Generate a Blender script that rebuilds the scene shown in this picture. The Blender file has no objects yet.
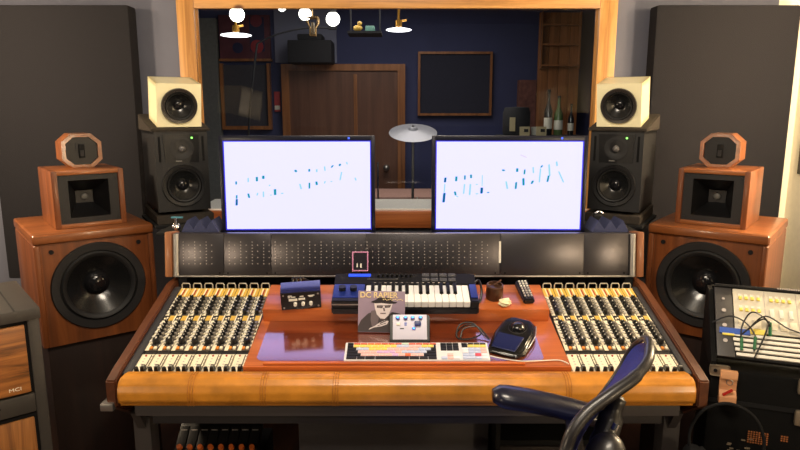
import bpy, bmesh, math, random
from mathutils import Matrix, Vector, Euler
random.seed(7)
R = math.radians
PI = math.pi
SC = bpy.context.scene
COL = SC.collection

# ------------------------------------------------------------------ camera
PITCH = R(10.4)
cam = bpy.data.objects.new('camera', bpy.data.cameras.new('camera'))
COL.objects.link(cam)
cam.location = (0, 0, 1.5)
cam.rotation_euler = (R(90) - PITCH, 0, 0)
cam.data.sensor_width = 36
cam.data.lens = 628 / 800 * 36
cam.data.clip_start = 0.02
SC.camera = cam

# ------------------------------------------------------------------ world, lights, exposure
w = bpy.data.worlds.new('world'); SC.world = w; w.use_nodes = True
w.node_tree.nodes['Background'].inputs[0].default_value = (1.0, 0.93, 0.85, 1)
w.node_tree.nodes['Background'].inputs[1].default_value = 0.05

def lamp(name, kind, loc, energy, color, size=0.2, target=None, spot=None, sy=None):
    d = bpy.data.lights.new(name, kind); d.energy = energy; d.color = color
    if kind == 'AREA':
        d.size = size
        if sy: d.shape = 'RECTANGLE'; d.size_y = sy
    else:
        d.shadow_soft_size = size
    if kind == 'SPOT': d.spot_size = spot or R(70); d.spot_blend = 0.6
    o = bpy.data.objects.new(name, d); COL.objects.link(o); o.location = loc
    if target is not None:
        o.rotation_euler = (Vector(target) - Vector(loc)).to_track_quat('-Z', 'Y').to_euler()
    return o
WARM = (1.0, 0.78, 0.52)
lamp('ceiling_lamp_light', 'AREA', (0, 0.80, 2.5), 25, (1.0, 0.86, 0.68), 0.8, (0, 1.5, 0.8), sy=0.4)
lamp('rear_fill_light', 'AREA', (0, -0.5, 2.57), 10, (1.0, 0.86, 0.70), 1.2, (0, 0.6, 0.3), sy=0.15)  # added fill from behind the camera, set to miss the window reflection
for sx, nm in ((-1.80, 'left'), (1.70, 'right')):
    lamp(nm + '_wall_lamp_light', 'POINT', (sx, 2.25, 2.0), 13, WARM, 0.06)
    lamp(nm + '_low_lamp_light', 'POINT', (sx, 1.95, 1.55), 40, WARM, 0.06)
    lamp(nm + '_table_lamp_light', 'POINT', (0.95 * sx, -0.2, 1.15), 18, WARM, 0.09)

SC.view_settings.view_transform = 'Standard'
SC.view_settings.look = 'None'
SC.view_settings.gamma = 1
SC.view_settings.use_curve_mapping = False
SC.view_settings.exposure = 0.45

# ------------------------------------------------------------------ materials
def s2l(c):
    return tuple((x / 12.92 if x <= 0.04045 else ((x + 0.055) / 1.055) ** 2.4) for x in [v / 255 for v in c]) + (1,)
MATS = {}
def mat(name, rgb, rough=0.5, metal=0.0, spec=0.5, coat=0.0, emit=None, estr=0.0, noise=0.0, nscale=40, bump=0.0, coat_ior=1.5):
    if name in MATS: return MATS[name]
    m = bpy.data.materials.new(name); m.use_nodes = True; MATS[name] = m
    nt = m.node_tree; b = nt.nodes['Principled BSDF']
    b.inputs['Base Color'].default_value = s2l(rgb)
    b.inputs['Roughness'].default_value = rough
    b.inputs['Metallic'].default_value = metal
    b.inputs['Specular IOR Level'].default_value = spec
    b.inputs['Coat Weight'].default_value = coat
    b.inputs['Coat Roughness'].default_value = 0.12
    b.inputs['Coat IOR'].default_value = coat_ior
    if emit:
        b.inputs['Emission Color'].default_value = tuple(emit) + (1,)
        b.inputs['Emission Strength'].default_value = estr
    if noise or bump:
        tc = nt.nodes.new('ShaderNodeTexCoord'); n = nt.nodes.new('ShaderNodeTexNoise')
        n.inputs['Scale'].default_value = nscale; n.inputs['Detail'].default_value = 5
        nt.links.new(tc.outputs['Object'], n.inputs['Vector'])
        if noise:
            cr = nt.nodes.new('ShaderNodeValToRGB'); c = s2l(rgb)
            cr.color_ramp.elements[0].position = 0.3; cr.color_ramp.elements[1].position = 0.7
            cr.color_ramp.elements[0].color = tuple(x * (1 - noise) for x in c[:3]) + (1,)
            cr.color_ramp.elements[1].color = tuple(min(1, x * (1 + noise)) for x in c[:3]) + (1,)
            nt.links.new(n.outputs['Fac'], cr.inputs[0]); nt.links.new(cr.outputs[0], b.inputs['Base Color'])
        if bump:
            bp = nt.nodes.new('ShaderNodeBump'); bp.inputs['Strength'].default_value = bump; bp.inputs['Distance'].default_value = 0.003
            nt.links.new(n.outputs['Fac'], bp.inputs['Height']); nt.links.new(bp.outputs[0], b.inputs['Normal'])
    return m

def wood(name, dark, mid, light, grain='X', scale=1.0, rough=0.4, coat=0.3, knots=False, contrast=(0.3, 0.5, 0.7)):
    if name in MATS: return MATS[name]
    m = bpy.data.materials.new(name); m.use_nodes = True; MATS[name] = m
    nt = m.node_tree; b = nt.nodes['Principled BSDF']; L = nt.links.new
    tc = nt.nodes.new('ShaderNodeTexCoord'); mp = nt.nodes.new('ShaderNodeMapping')
    sc = {'X': (1.2, 22, 22), 'Y': (22, 1.2, 22), 'Z': (22, 22, 1.2)}[grain]
    mp.inputs['Scale'].default_value = [v * scale for v in sc]
    L(tc.outputs['Object'], mp.inputs[0])
    n = nt.nodes.new('ShaderNodeTexNoise'); n.inputs['Scale'].default_value = 1.6; n.inputs['Detail'].default_value = 7
    n.inputs['Roughness'].default_value = 0.62; n.inputs['Distortion'].default_value = 0.9
    L(mp.outputs[0], n.inputs['Vector'])
    cr = nt.nodes.new('ShaderNodeValToRGB')
    e = cr.color_ramp.elements
    e[0].position, e[0].color = contrast[0], s2l(dark)
    e[1].position, e[1].color = contrast[2], s2l(light)
    x = e.new(contrast[1]); x.color = s2l(mid)
    L(n.outputs['Fac'], cr.inputs[0])
    out = cr.outputs[0]
    if knots:
        v = nt.nodes.new('ShaderNodeTexVoronoi'); v.inputs['Scale'].default_value = 4.2
        mp2 = nt.nodes.new('ShaderNodeMapping')
        mp2.inputs['Scale'].default_value = {'X': (0.9, 1.6, 1.6), 'Y': (1.6, 0.9, 1.6), 'Z': (1.6, 1.6, 0.9)}[grain]
        L(tc.outputs['Object'], mp2.inputs[0]); L(mp2.outputs[0], v.inputs['Vector'])
        r2 = nt.nodes.new('ShaderNodeValToRGB')
        r2.color_ramp.elements[0].position = 0.05; r2.color_ramp.elements[0].color = (1, 1, 1, 1)
        r2.color_ramp.elements[1].position = 0.11; r2.color_ramp.elements[1].color = (0, 0, 0, 1)
        L(v.outputs['Distance'], r2.inputs[0])
        mx = nt.nodes.new('ShaderNodeMix'); mx.data_type = 'RGBA'
        L(r2.outputs[0], mx.inputs[0]); L(out, mx.inputs[6]); mx.inputs[7].default_value = s2l((96, 52, 24))
        out = mx.outputs[2]
    L(out, b.inputs['Base Color'])
    b.inputs['Roughness'].default_value = rough; b.inputs['Coat Weight'].default_value = coat
    b.inputs['Coat Roughness'].default_value = 0.12
    return m

PINE = wood('pine', (134, 88, 40), (190, 138, 76), (212, 162, 98), 'Z', 0.7, 0.4, 0.2, True)
PINEX = wood('pine_horizontal', (134, 88, 40), (190, 138, 76), (212, 162, 98), 'X', 0.7, 0.4, 0.2, True)
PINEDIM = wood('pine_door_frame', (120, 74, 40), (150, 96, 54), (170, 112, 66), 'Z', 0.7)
SPKWOOD = wood('speaker_cherry', (84, 44, 19), (110, 59, 26), (134, 76, 35), 'Z', 0.55, 0.38, 0.3)
SPKWOODX = wood('speaker_cherry_horizontal', (98, 52, 22), (126, 71, 32), (152, 90, 44), 'X', 0.55, 0.36, 0.35)
PLINTH = wood('dark_plinth', (22, 11, 8), (30, 15, 10), (38, 19, 12), 'Z', 0.6, 0.5, 0.1)
SIDEWOOD = wood('console_side_wood', (64, 34, 18), (86, 46, 24), (102, 58, 32), 'Y', 0.6, 0.4, 0.3)
DESKWOOD = wood('desk_wood', (144, 72, 34), (174, 92, 46), (194, 112, 58), 'X', 0.5, 0.32, 0.6)
DESKLIP = wood('desk_lip_wood', (158, 74, 30), (190, 98, 44), (206, 116, 58), 'X', 0.6, 0.3, 0.5)
RACKWOOD = wood('zebra_veneer', (58, 32, 14), (134, 82, 36), (166, 108, 54), 'X', 0.9, 0.4, 0.3, contrast=(0.36, 0.47, 0.62))
RACKWOODZ = wood('zebra_veneer_upright', (58, 32, 14), (134, 82, 36), (166, 108, 54), 'Z', 0.9, 0.4, 0.3, contrast=(0.36, 0.47, 0.62))
HOLDERWOOD = wood('raw_wood_block', (176, 120, 78), (206, 150, 106), (220, 168, 124), 'X', 0.6, 0.6, 0.0)
DOORWOOD = wood('live_room_door_wood', (88, 58, 44), (106, 70, 54), (118, 82, 62), 'Z', 0.4, 0.5, 0.1)
LEATHER = mat('caramel_leather', (184, 120, 36), 0.36, coat=0.25, noise=0.28, nscale=14, bump=0.12)
WALLGREY = mat('blue_grey_paint', (98, 100, 114), 0.85, noise=0.05, nscale=8)
WALLDARK = mat('dark_grey_paint', (80, 80, 90), 0.9, noise=0.05)
CREAMWALL = mat('cream_paint', (238, 230, 208), 0.85, noise=0.03)
CEIL = mat('ceiling_paint', (120, 116, 110), 0.9, noise=0.05)
FLOOR = wood('floor_boards', (50, 28, 18), (64, 36, 22), (78, 46, 30), 'Y', 0.4, 0.5, 0.1)
FABRIC = mat('charcoal_fabric', (36, 35, 38), 0.95, spec=0.15, noise=0.18, nscale=260, bump=0.3)
BLACK = mat('black_plastic', (15, 15, 17), 0.4)
SATIN = mat('black_satin', (20, 20, 22), 0.5)
MATTE = mat('matte_black', (18, 18, 19), 0.8, spec=0.25)
VOID = mat('deep_black', (9, 9, 10), 0.8, spec=0.2)
DARKGREY = mat('dark_grey_metal', (58, 56, 56), 0.5, noise=0.05)
RAIL = mat('charcoal_rail', (66, 62, 62), 0.55)
FOAM = mat('black_foam', (58, 53, 48), 0.95, spec=0.1, noise=0.15, nscale=120, bump=0.2)
FOAMB = mat('black_foam_screen_tint', (60, 64, 92), .9, spec=0.15, noise=0.15, nscale=120, bump=0.2)  # black foam with the blue of the screen light put into its colour
CREAM = mat('cream_lacquer', (242, 234, 194), 0.35, coat=0.2)
CONE = mat('woofer_cone', (24, 25, 26), 0.22, spec=0.8)
RUBBER = mat('rubber_surround', (22, 22, 23), 0.6)
DUST = mat('dust_cap', (24, 24, 26), 0.10)
CHROME = mat('chrome', (210, 210, 214), 0.18, metal=1)
SILVER = mat('brushed_silver', (176, 174, 170), 0.35, metal=0.9)
BRIDGE = mat('brushed_steel_bridge', (96, 93, 96), 0.30, metal=0.9)
BRIDGEDARK = BRIDGE
DOT = mat('meter_dot_grey', (176, 168, 164), 0.5)
FACE = mat('strip_face_cream', (232, 222, 194), 0.45)
FACEG = mat('strip_face_silver', (92, 88, 82), .4, metal=0.3)
FACEK = mat('strip_face_black', (26, 25, 25), 0.5)
GOLD = mat('yellow_label', (206, 168, 74), 0.45)
ORANGE = mat('amber_button', (214, 134, 52), 0.4)
REDM = mat('red_cap', (150, 44, 30), 0.4)
WHITE = mat('white_plastic', (224, 220, 208), 0.4)
KNOBK = mat('black_knob', (20, 20, 21), 0.35)
KNOBS = mat('grey_knob', (148, 142, 132), 0.35, metal=0.5)
BLUEK = mat('blue_button', (40, 78, 190), 0.4)
GREENLED = mat('green_led', (120, 255, 90), 0.4, emit=(0.25, 1.0, 0.15), estr=1.6)

def glassmat(name, tint, fac_ior, rough=0.0, strength=1.0):
    m = bpy.data.materials.new(name); m.use_nodes = True; MATS[name] = m
    nt = m.node_tree; nt.nodes.remove(nt.nodes['Principled BSDF']); L = nt.links.new
    t = nt.nodes.new('ShaderNodeBsdfTransparent'); t.inputs[0].default_value = tint
    g = nt.nodes.new('ShaderNodeBsdfGlossy'); g.inputs['Roughness'].default_value = rough
    f = nt.nodes.new('ShaderNodeFresnel'); f.inputs[0].default_value = fac_ior
    mx = nt.nodes.new('ShaderNodeMixShader')
    gm = nt.nodes.new('ShaderNodeNewGeometry'); inv = nt.nodes.new('ShaderNodeMath'); inv.operation = 'SUBTRACT'; inv.inputs[0].default_value = 1
    mul = nt.nodes.new('ShaderNodeMath'); mul.operation = 'MULTIPLY'
    L(gm.outputs['Backfacing'], inv.inputs[1]); L(inv.outputs[0], mul.inputs[0]); L(f.outputs[0], mul.inputs[1])
    L(mul.outputs[0], mx.inputs[0]); L(t.outputs[0], mx.inputs[1]); L(g.outputs[0], mx.inputs[2])
    L(mx.outputs[0], nt.nodes['Material Output'].inputs[0])
    return m
GLASS = glassmat('window_glass', (0.86, 0.9, 0.93, 1), 1.5)
VINYL = glassmat('clear_vinyl', (0.90, 0.86, 0.92, 1), 4.2, 0.12)

def emis(name, rgb, strength):
    m = bpy.data.materials.new(name); m.use_nodes = True; MATS[name] = m
    b = m.node_tree.nodes['Principled BSDF']
    b.inputs['Base Color'].default_value = (0.02, 0.02, 0.02, 1)
    b.inputs['Emission Color'].default_value = tuple(rgb) + (1,)
    b.inputs['Emission Strength'].default_value = strength
    return m
SCREEN = emis('lit_screen', (0.61, 0.60, 1.30), 1.0)
INK = mat('screen_teal_stroke', (4, 6, 6), .9, spec=0, emit=(0.01, 0.24, 0.32), estr=1.0)
INKB = mat('screen_blue_stroke', (4, 6, 6), .9, spec=0, emit=(0.0, 0.10, 0.26), estr=1.0)
INKP = mat('screen_pale_stroke', (4, 6, 6), .9, spec=0, emit=(0.26, 0.54, 0.62), estr=1.0)
BULB = emis('lit_bulb', (1.0, 0.9, 0.74), 9.0)
DISC = emis('lit_diffuser', (1.0, 0.92, 0.9), 4.0)
BLUELCD = emis('blue_display', (0.0, 0.07, 0.8), 1.0)
BLUELED = emis('blue_knob_light', (0.05, 0.35, 1.0), 3.0)

# ------------------------------------------------------------------ mesh builder
class MB:
    def __init__(s): s.bm = bmesh.new(); s.mats = []
    def mi(s, m):
        if m not in s.mats: s.mats.append(m)
        return s.mats.index(m)
    def add(s, t, M, m):
        i = s.mi(m)
        for f in t.faces: f.material_index = i
        if M is not None: bmesh.ops.transform(t, matrix=M, verts=t.verts)
        me = bpy.data.meshes.new('tmp'); t.to_mesh(me); t.free()
        s.bm.from_mesh(me); bpy.data.meshes.remove(me); return s
    def box(s, c, d, m, bev=0.0, rot=None, M=None, seg=2):
        t = bmesh.new(); bmesh.ops.create_cube(t, size=1)
        bmesh.ops.scale(t, vec=d, verts=t.verts)
        if bev: bmesh.ops.bevel(t, geom=t.edges[:], offset=bev, segments=seg, profile=0.6, affect='EDGES')
        X = Matrix.Translation(c)
        if rot is not None: X = X @ Euler(rot).to_matrix().to_4x4()
        return s.add(t, (M @ X) if M is not None else X, m)
    def ab(s, a, b, m, bev=0.0, M=None):
        return s.box([(p + q) / 2 for p, q in zip(a, b)], [abs(q - p) for p, q in zip(a, b)], m, bev, None, M)
    def cyl(s, p0, p1, r, m, r1=None, n=16, M=None):
        p0, p1 = Vector(p0), Vector(p1); d = p1 - p0
        t = bmesh.new()
        bmesh.ops.create_cone(t, cap_ends=True, segments=n, radius1=r, radius2=r if r1 is None else r1, depth=d.length)
        X = Matrix.Translation((p0 + p1) / 2) @ d.to_track_quat('Z', 'Y').to_matrix().to_4x4()
        return s.add(t, (M @ X) if M is not None else X, m)
    def sph(s, c, r, m, n=16, M=None, rot=None):
        if not hasattr(r, '__len__'): r = (r, r, r)
        t = bmesh.new(); bmesh.ops.create_uvsphere(t, u_segments=n, v_segments=max(6, n // 2), radius=1)
        X = Matrix.Translation(c) @ (Euler(rot).to_matrix().to_4x4() if rot else Matrix()) @ Matrix.Diagonal((*r, 1))
        return s.add(t, (M @ X) if M is not None else X, m)
    def lathe(s, prof, M, m, n=32):
        t = bmesh.new(); rows = []
        for r, h in prof:
            if r < 1e-6: rows.append([t.verts.new((0, 0, h))] * n)
            else: rows.append([t.verts.new((r * math.cos(2 * PI * k / n), r * math.sin(2 * PI * k / n), h)) for k in range(n)])
        for a, b in zip(rows, rows[1:]):
            for k in range(n):
                q = [a[k], a[(k + 1) % n], b[(k + 1) % n], b[k]]
                u = []
                for v in q:
                    if v not in u: u.append(v)
                if len(u) > 2:
                    try: t.faces.new(u)
                    except ValueError: pass
        return s.add(t, M, m)
    def tube(s, pts, r, m, n=8, closed=False, M=None, smooth=0):
        pts = [Vector(p) for p in pts]
        if smooth: pts = spline(pts, smooth, closed)
        rr = r if hasattr(r, '__len__') else [r] * len(pts)
        if len(rr) != len(pts):
            rr = [rr[min(len(rr) - 1, int(i / (len(pts) - 1) * (len(rr) - 1)))] for i in range(len(pts))]
        t = bmesh.new(); rings = []; prev = None
        for i, p in enumerate(pts):
            if closed: d = pts[(i + 1) % len(pts)] - pts[i - 1]
            else: d = pts[min(i + 1, len(pts) - 1)] - pts[max(i - 1, 0)]
            d.normalize()
            if prev is None:
                up = Vector((0, 0, 1)) if abs(d.z) < 0.9 else Vector((1, 0, 0))
                a = d.cross(up).normalized()
            else:
                a = (prev - d * prev.dot(d)).normalized()
            prev = a; b = d.cross(a)
            rings.append([t.verts.new(p + (a * math.cos(2 * PI * k / n) + b * math.sin(2 * PI * k / n)) * rr[i]) for k in range(n)])
        N = len(rings)
        for i in range(N if closed else N - 1):
            A, B = rings[i], rings[(i + 1) % N]
            for k in range(n): t.faces.new([A[k], A[(k + 1) % n], B[(k + 1) % n], B[k]])
        if not closed:
            t.faces.new(rings[0][::-1]); t.faces.new(rings[-1])
        return s.add(t, M, m)
    def prism(s, poly, h0, h1, m, M=None, bev=0.0):
        # polygon in local XY extruded along local Z
        t = bmesh.new()
        A = [t.verts.new((x, y, h0)) for x, y in poly]; B = [t.verts.new((x, y, h1)) for x, y in poly]
        t.faces.new(A[::-1]); t.faces.new(B); n = len(poly)
        for k in range(n): t.faces.new([A[k], A[(k + 1) % n], B[(k + 1) % n], B[k]])
        bmesh.ops.recalc_face_normals(t, faces=t.faces)
        if bev: bmesh.ops.bevel(t, geom=t.edges[:], offset=bev, segments=2, affect='EDGES')
        return s.add(t, M, m)
    def hexa(s, v8, m, M=None, bev=0.0):
        t = bmesh.new(); V = [t.verts.new(v) for v in v8]
        for f in ((0, 1, 2, 3), (4, 5, 6, 7), (0, 1, 5, 4), (1, 2, 6, 5), (2, 3, 7, 6), (3, 0, 4, 7)): t.faces.new([V[i] for i in f])
        bmesh.ops.recalc_face_normals(t, faces=t.faces)
        if bev: bmesh.ops.bevel(t, geom=t.edges[:], offset=bev, segments=2, affect='EDGES')
        return s.add(t, M, m)
    def loft(s, rows, m, thick=0.0, M=None):
        t = bmesh.new(); V = [[t.verts.new(p) for p in r] for r in rows]
        for a, b in zip(V, V[1:]):
            for k in range(len(a) - 1): t.faces.new([a[k], a[k + 1], b[k + 1], b[k]])
        if thick:
            bmesh.ops.recalc_face_normals(t, faces=t.faces)
            bmesh.ops.solidify(t, geom=t.faces[:], thickness=thick)
        return s.add(t, M, m)
    def build(s, name, parent=None, M=None, ang=35):
        me = bpy.data.meshes.new(name); s.bm.to_mesh(me); s.bm.free()
        for m in s.mats: me.materials.append(m)
        for p in me.polygons: p.use_smooth = True
        me.set_sharp_from_angle(angle=R(ang))
        o = bpy.data.objects.new(name, me); COL.objects.link(o)
        if parent: o.parent = parent
        if M is not None: o.matrix_local = M
        return o

def spline(pts, k, closed=False):
    out = []; n = len(pts)
    for i in range(n if closed else n - 1):
        g = (lambda j: pts[j % n]) if closed else (lambda j: pts[max(0, min(n - 1, j))])
        a, b, c, d = g(i - 1), g(i), g(i + 1), g(i + 2)
        for q in range(k):
            t = q / k
            out.append(0.5 * ((2 * b) + (c - a) * t + (2 * a - 5 * b + 4 * c - d) * t * t + (3 * b - a - 3 * c + d) * t ** 3))
    if not closed: out.append(pts[-1])
    return out

def tag(o, label, cat, group=None):
    o['label'] = label; o['category'] = cat
    if group: o['group'] = group
    return o
def thing(name, label, cat, loc=(0, 0, 0), rz=0.0, group=None, M=None):
    o = bpy.data.objects.new(name, None); COL.objects.link(o); o.empty_display_size = 0.05
    if M is not None: o.matrix_world = M
    else: o.location = loc; o.rotation_euler = (0, 0, rz)
    return tag(o, label, cat, group)
def struct(o): o['kind'] = 'structure'; return o
def kids(o): return [c for c in bpy.data.objects if c.parent == o]
def copy_tree(o, parent=None):
    c = o.copy(); COL.objects.link(c)
    if parent: c.parent = parent
    for ch in kids(o): copy_tree(ch, c)
    return c
def text(name, body, size, m, parent, M, extrude=0.0004, font_shear=0.0, align='LEFT', sx=1.0, bold=0.0):
    cu = bpy.data.curves.new('t', 'FONT'); cu.body = body; cu.size = size; cu.extrude = extrude; cu.shear = font_shear; cu.offset = bold; cu.align_x = align
    to = bpy.data.objects.new('t', cu); COL.objects.link(to)
    bpy.context.view_layer.update()
    me = bpy.data.meshes.new_from_object(to.evaluated_get(bpy.context.evaluated_depsgraph_get()))
    bpy.data.objects.remove(to); me.materials.clear(); me.materials.append(m)
    me.transform(Matrix.Diagonal((sx, 1, 1, 1)))
    o = bpy.data.objects.new(name, me); COL.objects.link(o); o.parent = parent; o.matrix_local = M
    return o

# frame helpers: F maps (right, up, out of front) of a thing's front plane into its local axes
def front(x, y, z):   # local +X right, +Z up, outwards -Y
    return Matrix.Translation((x, y, z)) @ Matrix.Rotation(R(90), 4, 'X')
def T(x, y, z): return Matrix.Translation((x, y, z))
def RZ(a): return Matrix.Rotation(a, 4, 'Z')
def RX(a): return Matrix.Rotation(a, 4, 'X')
def RY(a): return Matrix.Rotation(a, 4, 'Y')

# ------------------------------------------------------------------ room shell
WY = 2.95
XL, XR = -1.98, 1.83
WX0, WX1, WZ0, WZ1 = -0.975, 0.948, 0.965, 2.0      # opening in the wall behind the frame boards
m = MB()
m.ab((XL - .1, WY, 0), (WX0, WY + .14, 2.7), WALLGREY)
m.ab((WX1, WY, 0), (1.70, WY + .14, 2.7), WALLGREY)
m.ab((1.70, WY, 0), (XR + .1, WY + .14, 2.7), CREAMWALL)
m.ab((WX0, WY, 0), (WX1, WY + .14, WZ0), WALLGREY)
m.ab((WX0, WY, WZ1), (WX1, WY + .14, 2.7), WALLGREY)
struct(m.build('wall_back'))
struct(MB().ab((XL - .1, -2.5, 0), (XL, WY, 2.7), WALLDARK).build('wall_left'))
struct(MB().ab((XR, -2.5, 0), (XR + .1, WY, 2.7), CREAMWALL).build('wall_right'))
struct(MB().ab((XL - .1, -2.6, -.1), (XR + .1, WY + .14, 0), FLOOR).build('floor'))
struct(MB().ab((XL - .1, -2.6, 2.6), (XR + .1, WY, 2.7), CEIL).build('ceiling'))
struct(MB().ab((XL, WY - .015, 0), (-.98, WY, .1), WALLDARK).build('baseboard_back'))

# window: pine boards, inner rebate, glass, sill
win = struct(MB().ab((-.996, WY - .03, .952), (-.918, WY - .001, 2.030), PINE, .004).build('window_1'))
def wpart(n, mb): return mb.build(n, win)
wpart('frame_board', MB().ab((.890, WY - .03, .952), (.970, WY - .001, 2.030), PINE, .004))
wpart('frame_board', MB().ab((-.918, WY - .029, 1.944), (.890, WY - .001, 2.030), PINEX, .004))
wpart('frame_board', MB().ab((-.918, WY - .034, .950), (.890, WY - .001, 1.031), wood('sill_board_wood', (130, 68, 32), (166, 94, 48), (184, 110, 60), 'X', .6), .004))
j = MB()
j.ab((-.975, WY, 1.031), (-.914, WY + .022, 1.957), PINE)
j.ab((.886, WY, 1.031), (.948, WY + .022, 1.957), PINE)
j.ab((-.975, WY, 1.957), (.948, WY + .022, 2.0), PINEX)
wpart('jamb', j)
wpart('sill', MB().ab((-.975, WY, .966), (.948, WY + .34, 1.036), mat('sill_white', (232, 228, 224), .5)))
st = MB()
for a, b in (((-.914, WY + .006, 1.036), (-.911, WY + .012, 1.957)), ((.883, WY + .006, 1.036), (.886, WY + .012, 1.957)), ((-.911, WY + .006, 1.954), (.883, WY + .012, 1.957))):
    st.ab(a, b, PINE)
wpart('glass_stop', st)
wpart('pane', MB().ab((-.9138, WY + .013, 1.0362), (.8858, WY + .019, 1.9568), GLASS))

# ------------------------------------------------------------------ live room behind the window
LY = 5.6
LBLUE = mat('live_room_blue', (58, 64, 104), .85, noise=.06, nscale=6)
LPALE = mat('live_room_pale_blue', (128, 132, 156), .85, noise=.05, nscale=6)
LFLOOR = mat('live_room_floor', (140, 104, 92), .5, noise=.1, nscale=5)
LDARK = mat('live_room_dark', (26, 27, 34), .8, noise=.1)
m = MB()
m.ab((-2.4, LY, -.05), (2.4, LY + .1, 2.7), LBLUE)
m.ab((-1.075, LY - .02, 1.9), (-.545, LY, 2.55), LPALE)
struct(m.build('wall_live_room_back'))
struct(MB().ab((-2.5, WY + .14, -.05), (-2.4, LY + .1, 2.7), LBLUE).build('wall_live_room_left'))
struct(MB().ab((2.4, WY + .14, -.05), (2.5, LY + .1, 2.7), LBLUE).build('wall_live_room_right'))
struct(MB().ab((-2.5, WY + .14, -.1), (2.5, LY + .1, 0), LFLOOR).build('floor_live_room'))
struct(MB().ab((-2.5, WY + .14, 2.42), (2.5, LY + .1, 2.5), mat('live_room_ceiling', (150, 142, 136), .9)).build('ceiling_live_room'))
lamp('live_room_light', 'AREA', (0, 4.3, 2.36), 14, (1.0, .84, .7), 1.2, (0, 4.3, 0))
# wall panels
g = 'sound panels on the live room wall'
o = thing('acoustic_panel', 'tall grey wall panel at the far left behind the window glass', 'panel', (-1.66, LY - .05, .3), 0)
MB().ab((-.12, -.03, 0), (.10, .05, 1.96), mat('panel_grey', (110, 112, 112), .9, noise=.1)).build('panel_board', o)
o = thing('wall_art', 'dark red wooden board with blue and red discs high on the live room wall', 'wall art', (-1.325, LY - .03, 1.93), 0)
a = MB().ab((-.215, -.02, 0), (.215, .03, .36), mat('art_maroon', (92, 46, 58), .8, noise=.2, nscale=12)).build('board', o)
MB().ab((-.225, -.03, -.02), (.225, .03, 0), PINEDIM).build('frame_rail', o)
d = MB()
d.ab((.045, -.024, .06), (.17, -.02, .34), mat('art_navy', (36, 40, 76), .8))
d.cyl((-.06, -.026, .09), (-.06, -.02, .09), .045, MATS['art_navy'], n=24)
d.cyl((.105, -.03, .1), (.105, -.024, .1), .055, mat('art_red', (150, 40, 52), .7), n=24)
d.cyl((.105, -.028, .31), (.105, -.023, .31), .05, mat('art_red2', (120, 44, 60), .7), n=24)
d.build('painted_disc', o)
o = thing('acoustic_panel', 'wood framed grey panel under the maroon board behind the glass', 'panel', (-1.335, LY - .03, 1.33), 0)
MB().ab((-.19, 0, .03), (.19, .03, .55), mat('panel_slate', (66, 66, 76), .9, noise=.1)).build('panel_board', o)
f = MB()
for a, b in (((-.215, -.03, 0), (-.19, .03, .56)), ((.19, -.03, 0), (.215, .03, .56)), ((-.19, -.03, 0), (.19, .03, .03))): f.ab(a, b, PINEDIM)
f.build('frame', o)
tag(MB().ab((-1.095, LY - .02, 1.485), (-1.045, LY - .001, 1.655), mat('sign_red', (170, 60, 66), .6)).ab((-1.093, LY - .024, 1.50), (-1.047, LY - .02, 1.535), WHITE).build('wall_sign'),
    'small red and white sign on blue wall beside the live room door', 'sign')
# live room door
dr = struct(MB().ab((-.955, LY - .05, 0), (-.02, LY - .001, 1.83), DOORWOOD).build('door_1'))
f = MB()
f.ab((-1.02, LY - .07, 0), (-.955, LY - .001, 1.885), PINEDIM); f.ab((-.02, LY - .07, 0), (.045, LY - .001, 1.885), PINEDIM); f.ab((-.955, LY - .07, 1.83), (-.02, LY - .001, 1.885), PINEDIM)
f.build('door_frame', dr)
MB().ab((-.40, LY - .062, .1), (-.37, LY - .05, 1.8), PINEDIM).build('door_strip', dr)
MB().cyl((-.12, LY - .05, 1.0), (-.12, LY - .1, 1.0), .02, SILVER).sph((-.12, LY - .11, 1.0), .03, SILVER).build('door_handle', dr)
o = thing('acoustic_panel', 'large dark panel in thin wood frame right of the live room door', 'panel', (.475, LY - .03, 1.45), 0)
MB().ab((-.3, 0, .02), (.3, .03, .52), mat('panel_navy', (38, 40, 58), .9, noise=.1)).build('panel_board', o)
f = MB()
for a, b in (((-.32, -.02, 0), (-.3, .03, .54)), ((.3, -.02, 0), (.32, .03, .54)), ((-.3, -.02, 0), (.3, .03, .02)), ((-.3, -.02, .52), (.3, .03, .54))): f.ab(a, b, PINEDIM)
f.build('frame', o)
# equipment box and lantern near back left
tag(MB().ab((-.92, LY - .3, 1.88), (-.56, LY - .03, 2.06), LDARK, .01).ab((-.84, LY - .28, 2.06), (-.64, LY - .06, 2.11), LDARK, .01).build('speaker_cabinet'),
    'black cabinet mounted high on the pale blue patch of live room wall', 'cabinet')
ln = thing('lantern', 'small brass lantern hanging from the live room ceiling between bulbs', 'lamp', (-.56, 4.2, 2.42), 0)
LB = mat('lantern_brass', (150, 120, 80), .4, metal=.6)
f = MB()
for sx in (-1, 1):
    for sy in (-1, 1): f.tube([(sx * .018, sy * .018, -.45), (sx * .018, sy * .018, -.40), (sx * .034, sy * .034, -.37), (sx * .034, sy * .034, -.34)], .004, LB, 6)
f.ab((-.036, -.036, -.345), (.036, .036, -.335), LB); f.ab((-.02, -.02, -.455), (.02, .02, -.445), LB)
f.build('cage', ln); MB().cyl((0, 0, 0), (0, 0, -.34), .004, LB, n=8).build('hanging_rod', ln)
MB().cyl((0, 0, -.44), (0, 0, -.37), .012, mat('lantern_glass', (120, 104, 84), .3)).build('candle', ln)
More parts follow.
